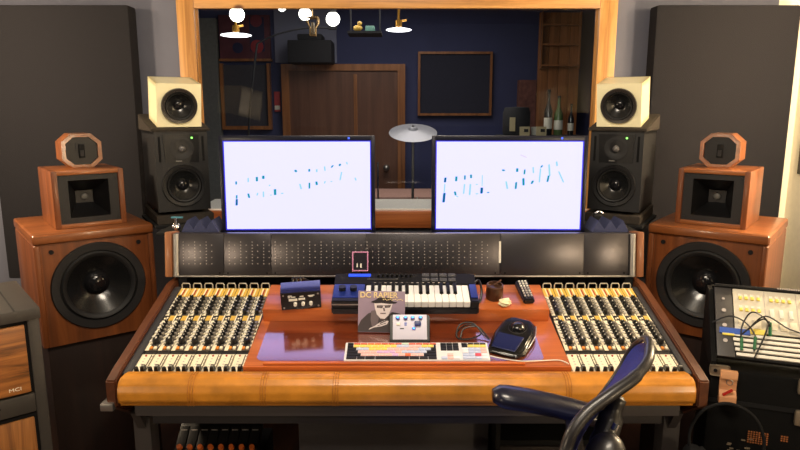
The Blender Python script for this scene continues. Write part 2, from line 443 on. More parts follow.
# bulbs and pendants (lit)
for i, (x, z, r, where) in enumerate(((-1.044, 2.10, .047, 'leftmost, above the maroon board'), (-.608, 2.103, .040, 'middle, beside the brass lantern'), (-.43, 2.072, .044, 'right of the brass lantern'), (-.755, 2.145, .026, 'small one between the left two'))):
    o = thing('ceiling_bulb', 'round glowing live room ceiling bulb, ' + where, 'bulb', (x, 4.2, 2.42), 0, 'glowing bulbs in the live room')
    MB().sph((0, 0, z - 2.42), r, BULB, 20).build('bulb', o)
    MB().cyl((0, 0, 0), (0, 0, z - 2.42 + r * .8), .014, LDARK, n=10).cyl((0, 0, z - 2.42 + r * .7), (0, 0, z - 2.42 + r * 1.3), .02, LDARK, n=12).build('socket', o)
for x, z, r, lab in ((-1.056, 1.972, .098, 'flat round glowing lamp left, in front of the maroon board'), (-.008, 2.005, .082, 'flat round glowing lamp with brass stem near window centre')):
    o = thing('pendant_lamp', lab, 'lamp', (x, 4.2, 2.42), 0, 'disc lamps in the live room')
    MB().sph((0, 0, z - 2.42), (r, r, .010), DISC, 28).build('diffuser', o)
    MB().cyl((0, 0, 0), (0, 0, z - 2.42), .008, mat('brass', (190, 140, 60), .3, metal=.8), n=10).cyl((0, 0, z - 2.40), (0, 0, z - 2.36), .022, MATS['brass'], n=14).cyl((-.02, 0, z - 2.37), (.05, 0, z - 2.36), .006, MATS['brass']).build('stem', o)
# boom arm silhouette
tag(MB().tube([(-1.0, 4.55, 1.955), (-.85, 4.55, 2.02), (-.65, 4.55, 2.06), (-.5, 4.55, 2.06)], .006, LDARK, 6, smooth=4).box((-.47, 4.55, 2.06), (.06, .03, .025), LDARK, .004)
    .tube([(-1.0, 4.55, 1.955), (-1.1, 4.55, 1.2), (-1.12, 4.55, .03)], .008, LDARK, 6, smooth=3).cyl((-1.12, 4.55, 0), (-1.12, 4.55, .03), .14, LDARK, n=20).build('boom_stand'),
    'thin black microphone boom arching under the ceiling bulbs in the live room', 'microphone stand')
# yellow toy and small green box on a high ledge right of the bulbs
tag(MB().ab((-.34, 4.2, 1.985), (-.12, 4.42, 2.0), LDARK).ab((-.335, 4.38, 2.0), (-.325, 4.40, 2.42), LDARK).ab((-.14, 4.38, 2.0), (-.13, 4.40, 2.42), LDARK).build('hanging_ledge'), 'narrow dark ledge hung from the ceiling right of the bulbs', 'shelf')
tag(MB().sph((-.275, 4.25, 2.0215), (.03, .02, .02), GOLD, 12).sph((-.262, 4.25, 2.05), .016, GOLD, 12).build('toy_duck'), 'tiny yellow ornament on the high ledge', 'ornament')
tag(MB().ab((-.225, 4.23, 2.0005), (-.165, 4.28, 2.035), mat('teal_box', (110, 160, 150), .5), .005).build('small_box'), 'tiny pale green box beside the yellow ornament on the high ledge', 'box')
# cymbal on stand
o = thing('cymbal', 'pale round cymbal on thin stand behind the gap between monitors', 'cymbal', (.086, 4.2, 0), 0)
CYM = mat('cymbal_metal', (166, 168, 178), .35, metal=.35)
MB().lathe([(0, .028), (.02, .026), (.034, .012), (.09, .004), (.16, -.012), (.158, -.014), (.09, .001), (.03, .008), (0, .02)], T(0, 0, 1.362) @ RX(R(20)), CYM, 40).build('cymbal_disc', o)
c = MB().cyl((0, 0, .1), (0, 0, 1.4), .009, SILVER, n=10)
c.build('stand_pole', o)
for k in range(3):
    MB().tube([(0, 0, .35), (.26 * math.cos(k * 2.09 + .4), .26 * math.sin(k * 2.09 + .4), .01)], .008, SILVER, 8).build('stand_leg', o)
tag(MB().cyl((-.155, 4.40, 0), (-.155, 4.40, .02), .08, LDARK, n=20).cyl((-.155, 4.40, .02), (-.155, 4.40, 1.14), .007, CHROME, n=10).build('stand_rod'), 'thin chrome microphone rod behind the right edge of the left monitor', 'microphone stand')
# low pale cabinet / floor riser seen between monitors
tag(MB().ab((-.6, 4.5, 0), (.5, 5.0, .88), mat('drum_rug', (190, 150, 138), .8, noise=.08), .01).ab((.12, 4.495, .86), (.13, 4.5, .88), WHITE).build('platform'), 'dusty pink box platform seen through the gap between the monitors', 'platform')
# shelf with bottles on the right
o = thing('plank_rack', 'pale wooden plank partition behind bottles at right of the window', 'partition', (1.345, LY - .12, 0), 0)
for k in range(4):
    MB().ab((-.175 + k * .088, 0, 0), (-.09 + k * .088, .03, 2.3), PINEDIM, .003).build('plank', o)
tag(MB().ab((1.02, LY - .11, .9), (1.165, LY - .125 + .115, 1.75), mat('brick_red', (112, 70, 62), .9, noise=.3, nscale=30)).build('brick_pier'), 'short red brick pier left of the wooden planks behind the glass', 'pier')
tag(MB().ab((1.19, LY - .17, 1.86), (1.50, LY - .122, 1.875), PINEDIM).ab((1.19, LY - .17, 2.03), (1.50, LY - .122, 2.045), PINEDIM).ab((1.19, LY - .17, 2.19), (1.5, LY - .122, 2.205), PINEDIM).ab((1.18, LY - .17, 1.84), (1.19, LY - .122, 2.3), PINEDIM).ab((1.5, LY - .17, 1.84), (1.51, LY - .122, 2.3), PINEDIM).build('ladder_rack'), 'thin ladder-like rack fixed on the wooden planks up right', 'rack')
sh = thing('bottle_shelf', 'dark shelf unit holding bottles behind the right monitor', 'shelf', (.935, 4.2, 0), 0)
MB().ab((-.27, -.02, 1.29), (.28, .22, 1.33), LDARK, .004).build('shelf_board', sh)
for x in (-.25, .24): MB().ab((x, 0, 0), (x + .02, .2, 1.29), LDARK).build('upright', sh)
def bottle(x, y, h, r, mm, lab):
    o = thing('bottle', lab, 'bottle', (x, y, 1.33), 0, 'bottles on the live room shelf')
    MB().lathe([(0, 0), (r, 0), (r, h * .55), (r * .35, h * .74), (r * .33, h), (0, h)], Matrix(), mm, 16).build('body', o)
    MB().cyl((0, 0, h * .99), (0, 0, h * 1.05), r * .4, LDARK, n=10).build('cap', o)
    MB().lathe([(r * 1.02, h * .15), (r * 1.02, h * .4)], Matrix(), WHITE, 16).build('paper_label', o)
bottle(1.005, 4.32, .29, .028, mat('dark_glass', (22, 24, 30), .15), 'tall dark bottle, left of the pair on the live room shelf')
bottle(1.075, 4.32, .25, .030, mat('green_glass', (82, 104, 64), .2), 'green bottle right of the tall dark one')
bottle(1.165, 4.34, .20, .020, MATS['dark_glass'], 'slim dark bottle at the right end of the live room shelf')
o = thing('drum', 'black round drum case standing on the live room shelf', 'drum', (.79, 4.32, 1.33), 0)
MB().lathe([(0, 0), (.085, 0), (.092, .02), (.092, .15), (.08, .185), (0, .19)], Matrix(), LDARK, 28).build('shell', o)
MB().ab((-.06, -.098, .03), (-.025, -.085, .12), mat('paper_cream', (190, 176, 140), .6)).build('paper_label', o)
for x, c1, lab in ((.825, 'left', 'cream printed card tucked under the black drum case'), (.935, 'mid', 'white printed card on shelf below the tall dark bottle')):
    tag(MB().box((x, 4.2, 1.36), (.065, .012, .06), MATS['paper_cream']).box((x + .008, 4.193, 1.365), (.028, .004, .02), LDARK).build('card'), lab, 'card')
tag(MB().lathe([(0, 0), (.03, 0), (.034, .05), (.03, .055), (0, .05)], T(.925, 4.33, 1.3305), WHITE, 18).build('mug'), 'small white cup between drum case and tall bottle', 'cup')

# ------------------------------------------------------------------ big acoustic panels on the back wall
def bigpanel(x0, x1, lab):
    o = thing('acoustic_panel', lab, 'acoustic panel', ((x0 + x1) / 2, WY - .001, .72), 0, 'charcoal fabric acoustic panels')
    h = (x1 - x0) / 2
    MB().ab((-h, -.10, 0), (h, -.012, 1.228), FABRIC, .012).build('fabric_cover', o)
    MB().ab((-h + .02, -.012, .02), (h - .02, 0, 1.2), MATTE).build('backing_board', o)
bigpanel(-1.835, -1.180, 'large charcoal fabric acoustic panel on the wall left of the window')
bigpanel(1.116, 1.745, 'large charcoal fabric acoustic panel on the wall right of the window')

# ------------------------------------------------------------------ driver helper
def driver(parent, x, y, z, r, name='woofer', ring=RUBBER, cone=CONE, tilt=None):
    M = front(x, y, z)
    if tilt: M = tilt @ M
    w_ = MB().lathe([(r * .80, .0), (r * .82, .008), (r * .98, .010), (r, .006), (r, 0)], M, ring, 44).build(name, parent)
    MB().lathe([(r * .80, .004), (r * .76, .011), (r * .71, .009), (r * .67, .002)], M, RUBBER, 44).build('surround', w_)
    MB().lathe([(r * .67, .002), (r * .45, -r * .16), (r * .27, -r * .28), (r * .2, -r * .3)], M, cone, 44).build('cone', w_)
    MB().lathe([(r * .27, -r * .27), (r * .24, -r * .20), (r * .16, -r * .14), (r * .07, -r * .115), (0, -r * .11)], M, DUST, 32).build('dust_cap', w_)
    return w_

def box_with_hole(mb, x0, x1, z0, z1, yf, yb, cx, cz, r, m, n=44):
    """cabinet body open at a round hole in the front"""
    t = bmesh.new()
    ci = [t.verts.new((cx + r * math.cos(2 * PI * k / n), yf, cz + r * math.sin(2 * PI * k / n))) for k in range(n)]
    def onrect(a):
        dx, dz = math.cos(a), math.sin(a); s = 1e9
        if dx > 1e-9: s = min(s, (x1 - cx) / dx)
        if dx < -1e-9: s = min(s, (x0 - cx) / dx)
        if dz > 1e-9: s = min(s, (z1 - cz) / dz)
        if dz < -1e-9: s = min(s, (z0 - cz) / dz)
        return (cx + dx * s, yf, cz + dz * s)
    ou = [t.verts.new(onrect(2 * PI * k / n)) for k in range(n)]
    for k in range(n):
        t.faces.new([ci[k], ci[(k + 1) % n], ou[(k + 1) % n], ou[k]])
    # corners
    for X, Z in ((x1, z1), (x0, z1), (x0, z0), (x1, z0)):
        a = math.atan2(Z - cz, X - cx) % (2 * PI); k = int(a / (2 * PI) * n)
        v = t.verts.new((X, yf, Z)); t.faces.new([ou[k], v, ou[(k + 1) % n]])
    inn = [t.verts.new((cx + r * math.cos(2 * PI * k / n), yf + .12, cz + r * math.sin(2 * PI * k / n))) for k in range(n)]
    for k in range(n): t.faces.new([ci[k], inn[k], inn[(k + 1) % n], ci[(k + 1) % n]])
    t.faces.new(inn)
    bmesh.ops.recalc_face_normals(t, faces=t.faces)
    mb.add(t, None, m)
    # remaining five sides as thin boards
    th = .012
    mb.ab((x0, yf + .0005, z0), (x0 + th, yb, z1), m); mb.ab((x1 - th, yf + .0005, z0), (x1, yb, z1), m)
    mb.ab((x0, yf + .0005, z0), (x1, yb, z0 + th), m); mb.ab((x0, yf + .0005, z1 - th), (x1, yb, z1), m)
    mb.ab((x0, yb - th, z0), (x1, yb, z1), m)
    return mb

# ------------------------------------------------------------------ main speakers
def main_speaker(side):
    s = -1 if side == 'left' else 1
    rz = R(38) * (-s)
    fc = Vector((s * 1.097 + .003, 2.217))
    back = Vector((-math.sin(rz), math.cos(rz)))
    def at(d, off=0):  # point d behind front face centre
        p = fc + back * d + Vector((math.cos(rz), math.sin(rz))) * off
        return p
    D = .46; hw = .196
    p = at(D / 2)
    # stand
    o = thing('speaker_stand', f'tall dark brown plinth carrying the {side} woofer cabinet', 'speaker stand', (p.x, p.y, 0), rz, 'plinths under the woofer cabinets')
    MB().ab((-hw + .012, -D / 2 + .03, .03), (hw - .012, D / 2 - .01, .668), PLINTH, .005).build('plinth_box', o)
    MB().ab((-hw, -D / 2 + .01, 0), (hw, D / 2, .03), PLINTH, .004).build('base_board', o)
    # woofer cabinet
    o = thing('woofer_cabinet', f'cherry wood cabinet with big black woofer, {side} of the mixing console', 'loudspeaker', (p.x, p.y, .668), rz, 'cherry woofer cabinets')
    b = MB(); box_with_hole(b, -hw + .008, hw - .008, 0, .372, -D / 2 + .012, D / 2 - .008, 0, .200, .147, SPKWOOD)
    b.build('cabinet_body', o)
    t = MB().box((0, 0, .391), (2 * hw + .012, D + .004, .037), SPKWOODX, .012, seg=3); t.build('top_board', o)
    for sx in (-1, 1):
        MB().box((sx * (hw - .006), -.004, .186), (.02, D - .012, .372), SPKWOOD, .008, seg=3).build('corner_post', o)
        MB().cyl((sx * (hw - .05), -D / 2 + .013, .343), (sx * (hw - .05), -D / 2 + .008, .343), .008, MATTE).build('grille_socket', o)
    driver(o, 0, -D / 2 + .012, .200, .161)
    # horn box
    HD = .27; hh = .121; q = at(.070 + HD / 2, -s * .006)
    z0 = .668 + .4095
    o = thing('horn_speaker', f'cherry wood midrange box with black square horn on the {side} woofer cabinet', 'loudspeaker', (q.x, q.y, z0), rz, 'midrange horn boxes')
    f = MB(); H = .208; fr = .02
    f.ab((-hh, -HD / 2, 0), (-hh + fr, HD / 2, H), SPKWOOD, .004); f.ab((hh - fr, -HD / 2, 0), (hh, HD / 2, H), SPKWOOD, .004)
    f.ab((-hh + fr - .002, -HD / 2, 0), (hh - fr + .002, HD / 2, fr * .8), SPKWOODX, .004); f.ab((-hh + fr - .002, -HD / 2, H - fr * .8), (hh - fr + .002, HD / 2, H), SPKWOODX, .004)
    f.ab((-hh + fr, HD / 2 - .02, fr * .8), (hh - fr, HD / 2 - .004, H - fr * .8), MATTE)
    f.build('cabinet_body', o)
    yb = -HD / 2 + .008
    hm = MB(); X, Z0, Z1 = hh - fr, fr * .8, H - fr * .8
    hx, hz0, hz1 = .068, .036, .172
    O = [(-X, yb, Z0), (X, yb, Z0), (X, yb, Z1), (-X, yb, Z1)]
    I = [(-hx, yb, hz0), (hx, yb, hz0), (hx, yb, hz1), (-hx, yb, hz1)]
    J = [(-.03, yb + .09, .078), (.03, yb + .09, .078), (.03, yb + .09, .124), (-.03, yb + .09, .124)]
    tb = bmesh.new(); VO = [tb.verts.new(v) for v in O]; VI = [tb.verts.new(v) for v in I]; VJ = [tb.verts.new(v) for v in J]
    for k in range(4):
        tb.faces.new([VO[k], VO[(k + 1) % 4], VI[(k + 1) % 4], VI[k]])
    hm.add(tb, None, SATIN)
    fl = hm.build('baffle', o)
    tb = bmesh.new(); VI = [tb.verts.new(v) for v in I]; VJ = [tb.verts.new(v) for v in J]
    for k in range(4): tb.faces.new([VI[k], VI[(k + 1) % 4], VJ[(k + 1) % 4], VJ[k]])
    tb.faces.new(VJ)
    hn = MB().add(tb, None, BLACK).build('horn', o)
    MB().sph((0, yb + .085, .101), (.013, .006, .013), mat('dull_grey_dome', (96, 94, 88), .5), 16).build('throat_plug', hn)
    for sx in (-1, 1):
        for z in (.026, .182): MB().cyl((sx * (hh - .03), yb, z), (sx * (hh - .03), yb - .003, z), .004, BLACK, n=8).build('screw', o)
    # octagonal tweeter
    TD = .11; q2 = at(.165 + TD / 2, s * -.012)
    o = thing('ribbon_tweeter', f'small octagonal cherry wood tweeter standing on the {side} horn box', 'loudspeaker', (q2.x, q2.y, z0 + H), rz, 'octagonal tweeters')
    a_, c_ = .0685, .034; zz = .0635
    octp = [(-a_ + c_, -zz), (a_ - c_, -zz), (a_, -zz + c_ * .9), (a_, zz - c_ * .9), (a_ - c_, zz), (-a_ + c_, zz), (-a_, zz - c_ * .9), (-a_, -zz + c_ * .9)]
    Mo = front(0, 0, zz)
    oi = [(x * .80, y * .80) for x, y in octp]
    tb = bmesh.new(); n = 8
    A = [tb.verts.new((x, y, TD / 2)) for x, y in octp]; B = [tb.verts.new((x, y, -TD / 2)) for x, y in octp]
    C2 = [tb.verts.new((x, y, TD / 2)) for x, y in oi]; D2 = [tb.verts.new((x, y, TD / 2 - .02)) for x, y in oi]
    for k in range(n):
        l = (k + 1) % n
        tb.faces.new([A[k], A[l], B[l], B[k]]); tb.faces.new([A[k], A[l], C2[l], C2[k]]); tb.faces.new([C2[k], C2[l], D2[l], D2[k]])
    tb.faces.new(B)
    bmesh.ops.recalc_face_normals(tb, faces=tb.faces)
    MB().add(tb, Mo, SPKWOODX).build('octagon_case', o)
    MB().prism([(x * .82, y * .82) for x, y in octp], TD / 2 - .022, TD / 2 - .010, BLACK, Mo).build('faceplate', o)
    MB().ab((-.010, -TD / 2 + .002, zz - .026), (.010, -TD / 2 + .010, zz + .024), MATTE, .002).ab((-.006, -TD / 2, zz - .02), (.006, -TD / 2 + .004, zz + .002), SATIN).build('ribbon_slot', o)
    MB().ab((-.02, -TD / 2 + .008, zz + .008), (.02, -TD / 2 + .0095, zz + .03), SATIN).build('slot_cover', o)
main_speaker('left'); main_speaker('right')

# ------------------------------------------------------------------ near-field monitors, pads, cubes, stands
def nearfield(side):
    s = -1 if side == 'left' else 1
    rz = R(31) * (-s); X0 = -.004
    ux = Vector((math.cos(rz), math.sin(rz))); back = Vector((-math.sin(rz), math.cos(rz)))
    fc = Vector((X0 + s * .826, 2.40)); D = .27
    c = fc + back * (D / 2)
    st = thing('speaker_stand', f'black steel stand with wide top plate behind the {side} end of the console', 'speaker stand', (c.x, c.y, 0), 0, 'stands for the near speakers')
    pm = MB(); pm.ab((-.118, -.160, 1.058), (.118, .15, 1.070), MATTE, .003, M=RZ(rz))
    pm.ab((-.225 if s > 0 else .03, -.32, 1.0585), (-.03 if s > 0 else .250, -.05, 1.0695), MATTE, .003)
    pm.build('top_plate', st)
    MB().cyl((0, 0.02, .03), (0, 0.02, 1.048), .045, MATTE).build('pillar', st)
    MB().ab((-.04, -.1, 0), (.13, .13, .03), MATTE, .004).build('base_plate', st) if s < 0 else MB().ab((-.13, -.1, 0), (.04, .13, .03), MATTE, .004).build('base_plate', st)
    p = thing('isolation_pad', f'dark foam slab under the {side} black two-way monitor', 'foam pad', (c.x, c.y, 1.07), rz, 'lower foam pads')
    MB().hexa([(-.105, -D / 2 - .015, 0), (.105, -D / 2 - .015, 0), (.105, D / 2, 0), (-.105, D / 2, 0), (-.105, -D / 2 - .015, .032), (.105, -D / 2 - .015, .032), (.105, D / 2, .045), (-.105, D / 2, .045)], FOAM, bev=.003).build('foam_block', p)
    zb = 1.07 + .046
    o = thing('studio_monitor', f'black two-way monitor with green power light, {side} of the screens', 'loudspeaker', (c.x, c.y, zb), rz, 'black two-way monitors')
    hw = .0975; H = .305
    b = MB(); box_with_hole(b, -hw, hw, 0, H, -D / 2, D / 2, 0, .098, .072, SATIN); b.build('cabinet_body', o)
    driver(o, 0, -D / 2, .098, .080, 'woofer', BLACK)
    tw = MB().hexa([(-.062, -D / 2 - .002, .185), (.062, -D / 2 - .002, .185), (.062, -D / 2 + .002, .185), (-.062, -D / 2 + .002, .185), (-.066, -D / 2 - .006, .293), (.066, -D / 2 - .006, .293), (.066, -D / 2 + .002, .293), (-.066, -D / 2 + .002, .293)], BLACK, bev=.0015).build('tweeter_plate', o)
    Mt = front(0, -D / 2 - .005, .238)
    MB().lathe([(.044, .001), (.036, 0.0015), (.022, -.0015), (.016, -.002)], Mt, SATIN, 32).build('waveguide', tw)
    MB().sph((0, -D / 2 - .004, .238), (.013, .009, .013), mat('tweeter_dome', (92, 90, 90), .3), 18).build('dome', tw)
    MB().cyl((.038, -D / 2 - .004, .279), (.038, -D / 2 - .009, .279), .0036, GREENLED, n=12).build('power_light', o)
    MB().ab((-.024, -D / 2 - .005, .190), (-.002, -D / 2 - .003, .194), mat('badge_grey', (120, 118, 116), .5)).build('badge', o)
    for sx in (-1, 1): MB().ab((sx * .080 - .004, -D / 2 - .001, .19), (sx * .080 + .004, -D / 2 + .001, .285), VOID).build('port_slot', o)
    zt = zb + H
    hk = lambda y: .010 + (y + D / 2) * .20   # wedge height
    p = thing('isolation_pad', f'dark foam wedge on top of the {side} black monitor under a cream cube', 'foam pad', (c.x, c.y, zt), rz, 'upper foam wedges')
    MB().hexa([(-.108, -D / 2 - .012, 0), (.108, -D / 2 - .012, 0), (.108, D / 2 - .01, 0), (-.108, D / 2 - .01, 0), (-.108, -D / 2 - .012, .009), (.108, -D / 2 - .012, .009), (.108, D / 2 - .01, .009 + .272 * .2), (-.108, D / 2 - .01, .009 + .272 * .2)], FOAM, bev=.003).build('foam_block', p)
    # cream cube, leaning with the wedge
    tl = math.atan(.2); yc = -D / 2 + .085 + .004
    Mw = T(c.x, c.y, zt) @ RZ(rz) @ T(0, yc, .009 + (yc + D / 2 + .012) * .2 + .0015) @ RX(tl)
    Mw = T(c.x, c.y, zt) @ RZ(rz) @ T(0, yc, .009 + (yc + D / 2 + .012) * .2 + .0015) @ RX(tl)
    o = thing('cube_speaker', f'cream cube speaker with one black driver, {side} of the window', 'loudspeaker', group='cream cube speakers', M=Mw)
    k = .081
    b = MB(); box_with_hole(b, -k, k, 0, .162, -.08, .08, 0, .08, .061, CREAM); b.build('cabinet_body', o)
    driver(o, 0, -.08, .08, .066, 'driver', mat('driver_ring', (44, 40, 38), .3))
    # wedge foam piece in front on the stand plate
    fx = -.716 if s < 0 else .752
    o = thing('foam_wedges', f'ridged black acoustic foam offcut lying below the {side} black monitor', 'acoustic foam', (fx, 2.255, 1.07), 0, 'ridged foam offcuts')
    poly = []; n = 3; wd = .044
    poly = [(-n * wd / 2, 0)]
    for q in range(n): poly += [(-n * wd / 2 + q * wd + wd / 2, .042), (-n * wd / 2 + (q + 1) * wd, .010)]
    poly[-1] = (n * wd / 2, 0)
    MB().prism(poly, -.05, .05, FOAMB, front(0, 0, 0)).build('foam_block', o)
    o = thing('clamp', f'small shiny metal clamp beside the foam under the {side} monitor', 'clamp', (-.803 if s < 0 else .741, 2.215 if s < 0 else 2.33, 1.07), 0, 'small shiny clamps')
    if s < 0:
        MB().sph((0, 0, .016), .016, CHROME, 16).build('ball', o)
        MB().cyl((0, 0, .03), (0, 0, .05), .005, CHROME).build('stem', o)
        MB().ab((-.016, -.004, .048), (.026, .004, .054), mat('teal_handle', (70, 130, 150), .4), .002).build('lever', o)
    else:
        MB().ab((-.016, -.016, 0), (.016, .016, .045), BLACK, .003).build('body', o)
        MB().tube([(-.013, -.018, .05), (.0, -.02, .058), (.015, -.018, .05)], .004, CHROME, 8, smooth=4).build('lever', o)
nearfield('left'); nearfield('right')

# ------------------------------------------------------------------ mixing console
CX = .02
con = thing('mixing_console', 'large wood sided mixing console with leather armrest and fader banks', 'mixing console', (CX, 1.95, 0), 0)
SLA = math.atan(.281)
SLW = T(CX, 1.64, .775) @ RX(SLA)             # slope frame in world
SLL = T(0, 1.64 - 1.95, .775) @ RX(SLA)       # same in the console's own frame
cp = lambda y: y - 1.95
MYZ = Matrix(((0, 0, 1, 0), (1, 0, 0, 0), (0, 1, 0, 0), (0, 0, 0, 1)))   # polygon (y,z) extruded along x
side = [(cp(1.60), .70), (cp(1.60), .775), (cp(1.64), .79), (cp(2.085), .916), (cp(2.32), .916), (cp(2.32), .60), (cp(1.75), .60)]
for s in (-1, 1):
    MB().prism(side, s * .807 - .015, s * .807 + .015, SIDEWOOD, MYZ, .004).build('side_panel', con)
    MB().ab((.7735 if s > 0 else -.7912, .0, -.02), (.7912 if s > 0 else -.7685, .455, .006), mat('trim_grey', (46, 46, 50), .5), .001, M=SLL).build('side_trim', con)
t = MB()
t.prism([(cp(1.645), .70), (cp(1.645), .752), (cp(2.09), .875), (cp(2.30), .875), (cp(2.30), .60), (cp(1.75), .60)], -.791, .791, VOID, MYZ)
t.build('chassis', con)
# armrest: padded roll in caramel leather
prof = []
for k in range(14):
    a = R(205 - k * 17.5); prof.append((cp(1.605) + .042 * math.cos(a), .752 + .040 * math.sin(a)))
prof = [(cp(1.566), .722), (cp(1.563), .745), (cp(1.566), .768), (cp(1.577), .785), (cp(1.595), .793), (cp(1.62), .792), (cp(1.642), .786), (cp(1.642), .72), (cp(1.58), .713)]
ar = MB().prism(prof, -.776, .772, LEATHER, MYZ, .006)
arm = ar.build('armrest', con, ang=60)
for x in (-.578, -.385, -.192, .43):
    sm = MB()
    for dx in (-.007, 0, .007):
        sm.tube([(x + dx, cp(1.5615), .722), (x + dx, cp(1.5595), .745), (x + dx, cp(1.5625), .770), (x + dx, cp(1.5755), .7875), (x + dx, cp(1.595), .7955), (x + dx, cp(1.62), .794)], .0010, mat('seam_thread', (160, 98, 28), .5), 5)
    sm.build('stitched_seam', arm)
MB().ab((-.74, cp(1.585), .680), (.74, cp(1.66), .713), RAIL, .004).build('front_rail', con)
MB().ab((-.70, cp(1.60), .650), (.70, cp(1.68), .680), mat('under_rail', (40, 38, 40), .6), .004).build('under_rail', con)
MB().ab((-.836, cp(1.588), .692), (-.800, cp(1.66), .714), SILVER, .004).build('end_bracket', con)
for s in (-1, 1):
    lg = MB().ab((s * .775 - .025, cp(1.70), .03), (s * .775 + .025, cp(1.76), .62), RAIL, .004)
    lg.build('leg', con)
    MB().prism([(cp(1.66), .65), (cp(1.75), .65), (cp(1.75), .50)], s * .775 - .012, s * .775 + .012, RAIL, MYZ).build('leg_brace', con)
    MB().ab((s * .775 - .025, cp(2.2), .03), (s * .775 + .025, cp(2.26), .62), RAIL, .004).build('leg', con)
    MB().ab((s * .775 - .03, cp(1.62), 0), (s * .775 + .03, cp(2.30), .03), RAIL, .004).build('foot', con)
MB().ab((-.335, cp(1.80), 0), (.255, cp(1.84), .65), mat('modesty_panel', (64, 62, 64), .6, noise=.05), .004).build('modesty_panel', con)
MB().ab((.265, cp(1.72), 0), (.278, cp(2.2), .65), MATTE).build('divider', con)

# channel strips, one built then copied
SW = .0387
def make_strip():
    f = MB(); W = SW - .0012
    f.ab((.0006, .003, -.012), (W, .089, .003), FACE, .0006)                 # fader plate
    f.ab((.0006, .089, -.012), (W, .106, .0005), FACEK)                      # dark gap
    f.ab((.0006, .106, -.012), (W, .450, .003), FACEG)
    f.ab((.0006, .106, .003), (.0120, .450, .0035), FACE)
    f.ab((.0120, .127, .003), (.0250, .256, .0034), FACEK)
    f.ab((.0120, .288, .003), (.0250, .394, .0034), FACEK)
    f.ab((.0335, .127, .003), (W, .394, .0034), FACE)
    f.ab((.0005, .258, .003), (.018, .285, .0038), FACEK); f.ab((.0185, .258, .003), (W - .004, .284, .0038), GOLD); f.ab((.003, .264, .0038), (.008, .272, .0042), FACE); f.ab((.0100, .268, .0038), (.0150, .276, .0042), FACE)
    f.ab((.0006, .397, .003), (W, .449, .0037), GOLD)
    f.ab((.0095, .400, .0037), (.0135, .447, .0042), FACE); f.ab((.0235, .400, .0037), (.0275, .447, .0042), FACE)
    f.ab((.0145, .404, .0037), (.0195, .440, .0042), REDM)
    f.ab((.0282, .010, .003), (.0308, .086, .0036), FACEK)                   # fader slot
    f.ab((.0352, .006, .003), (W, .086, .0036), FACEG)
    for k in range(5): f.ab((.0318, .018 + k * .015, .003), (.0345, .0195 + k * .015, .0034), FACEK)
    for k in range(4): f.ab((.012, .03 + k * .012, .003), (.0165, .034 + k * .012, .0034), DOT)
    for k in range(9): f.ab((.0008, .292 + k * .0115, .0035), (.0048, .2975 + k * .0115, .0039), FACEK)
    for k in range(9): f.ab((.0068, .134 + k * .0135, .0035), (.0118, .1395 + k * .0135, .0039), FACEK)
    for k in range(6): f.ab((.0338, .135 + k * .02, .0034), (.0364, .145 + k * .02, .0038), FACEK)
    for k in range(5): f.ab((.0338, .296 + k * .02, .0034), (.0364, .306 + k * .02, .0038), FACEK)
    o = f.build('channel_strip', con)
    def sub(n, mb): return mb.build(n, o)
    def knob(n, x, v, r, h, mm, cap=None):
        b = MB().cyl((x, v, .003), (x, v, .003 + h), r, mm, r * .86, n=12)
        if cap: b.ab((x - r * .15, v, .003 + h), (x + r * .15, v + r * .8, .0034 + h), cap)
        sub(n, b)
    for k in range(6): knob('equalizer_knob', .0185, .300 + k * .0166, .0070, .014, KNOBK, WHITE if k % 2 else None)
    for k in range(6): knob('level_knob', .0185, .171 + k * .0152, .0058, .010, KNOBK, WHITE)
    for k in range(5): knob('gain_knob', .0297, .298 + k * .0196, .0050, .009, KNOBS)
    for k in range(5): knob('send_knob', .0297, .164 + k * .0186, .0050, .009, KNOBS)
    knob('pan_knob', .0215, .145, .0105, .015, KNOBK, WHITE)
    for k in range(5): sub('push_button', MB().ab((.0030, .296 + k * .0196, .003), (.0102, .3035 + k * .0196, .008), WHITE, .0008))
    for k in range(5): sub('routing_button', MB().ab((.0015, .144 + k * .0225, .003), (.0085, .152 + k * .0225, .008), WHITE, .0008))
    sub('amber_button', MB().ab((.0135, .110, .003), (.0215, .121, .008), ORANGE, .0008))
    sub('cream_button', MB().ab((.025, .110, .003), (.033, .121, .008), FACE, .0008))
    sub('red_indicator', MB().cyl((.0145, .081, .003), (.0145, .081, .0055), .0030, REDM, n=10))
    sub('fader_cap', MB().hexa([(.0240, .008, .004), (.0350, .008, .004), (.0350, .028, .004), (.0240, .028, .004), (.0250, .011, .018), (.0340, .011, .018), (.0340, .025, .018), (.0250, .025, .018)], KNOBK).ab((.0252, .0172, .018), (.0338, .0188, .0184), WHITE))
    knob('trim_knob', .0125, .013, .0065, .013, KNOBK)
    sub('pull_handle', MB().tube([(.005, .446, .0), (.005, .451, .016), (.008, .453, .021), (.029, .453, .021), (.032, .451, .016), (.032, .446, .0)], .0021, mat('handle_steel', (205, 200, 188), .3, metal=.6), 8))
    return o
strip = make_strip()
xs = [-.768 + k * SW for k in range(8)] + [.463 + k * SW for k in range(8)]
for k, x in enumerate(xs):
    o = strip if k == 0 else copy_tree(strip, con)
    o.matrix_local = SLL @ T(x, 0, 0)

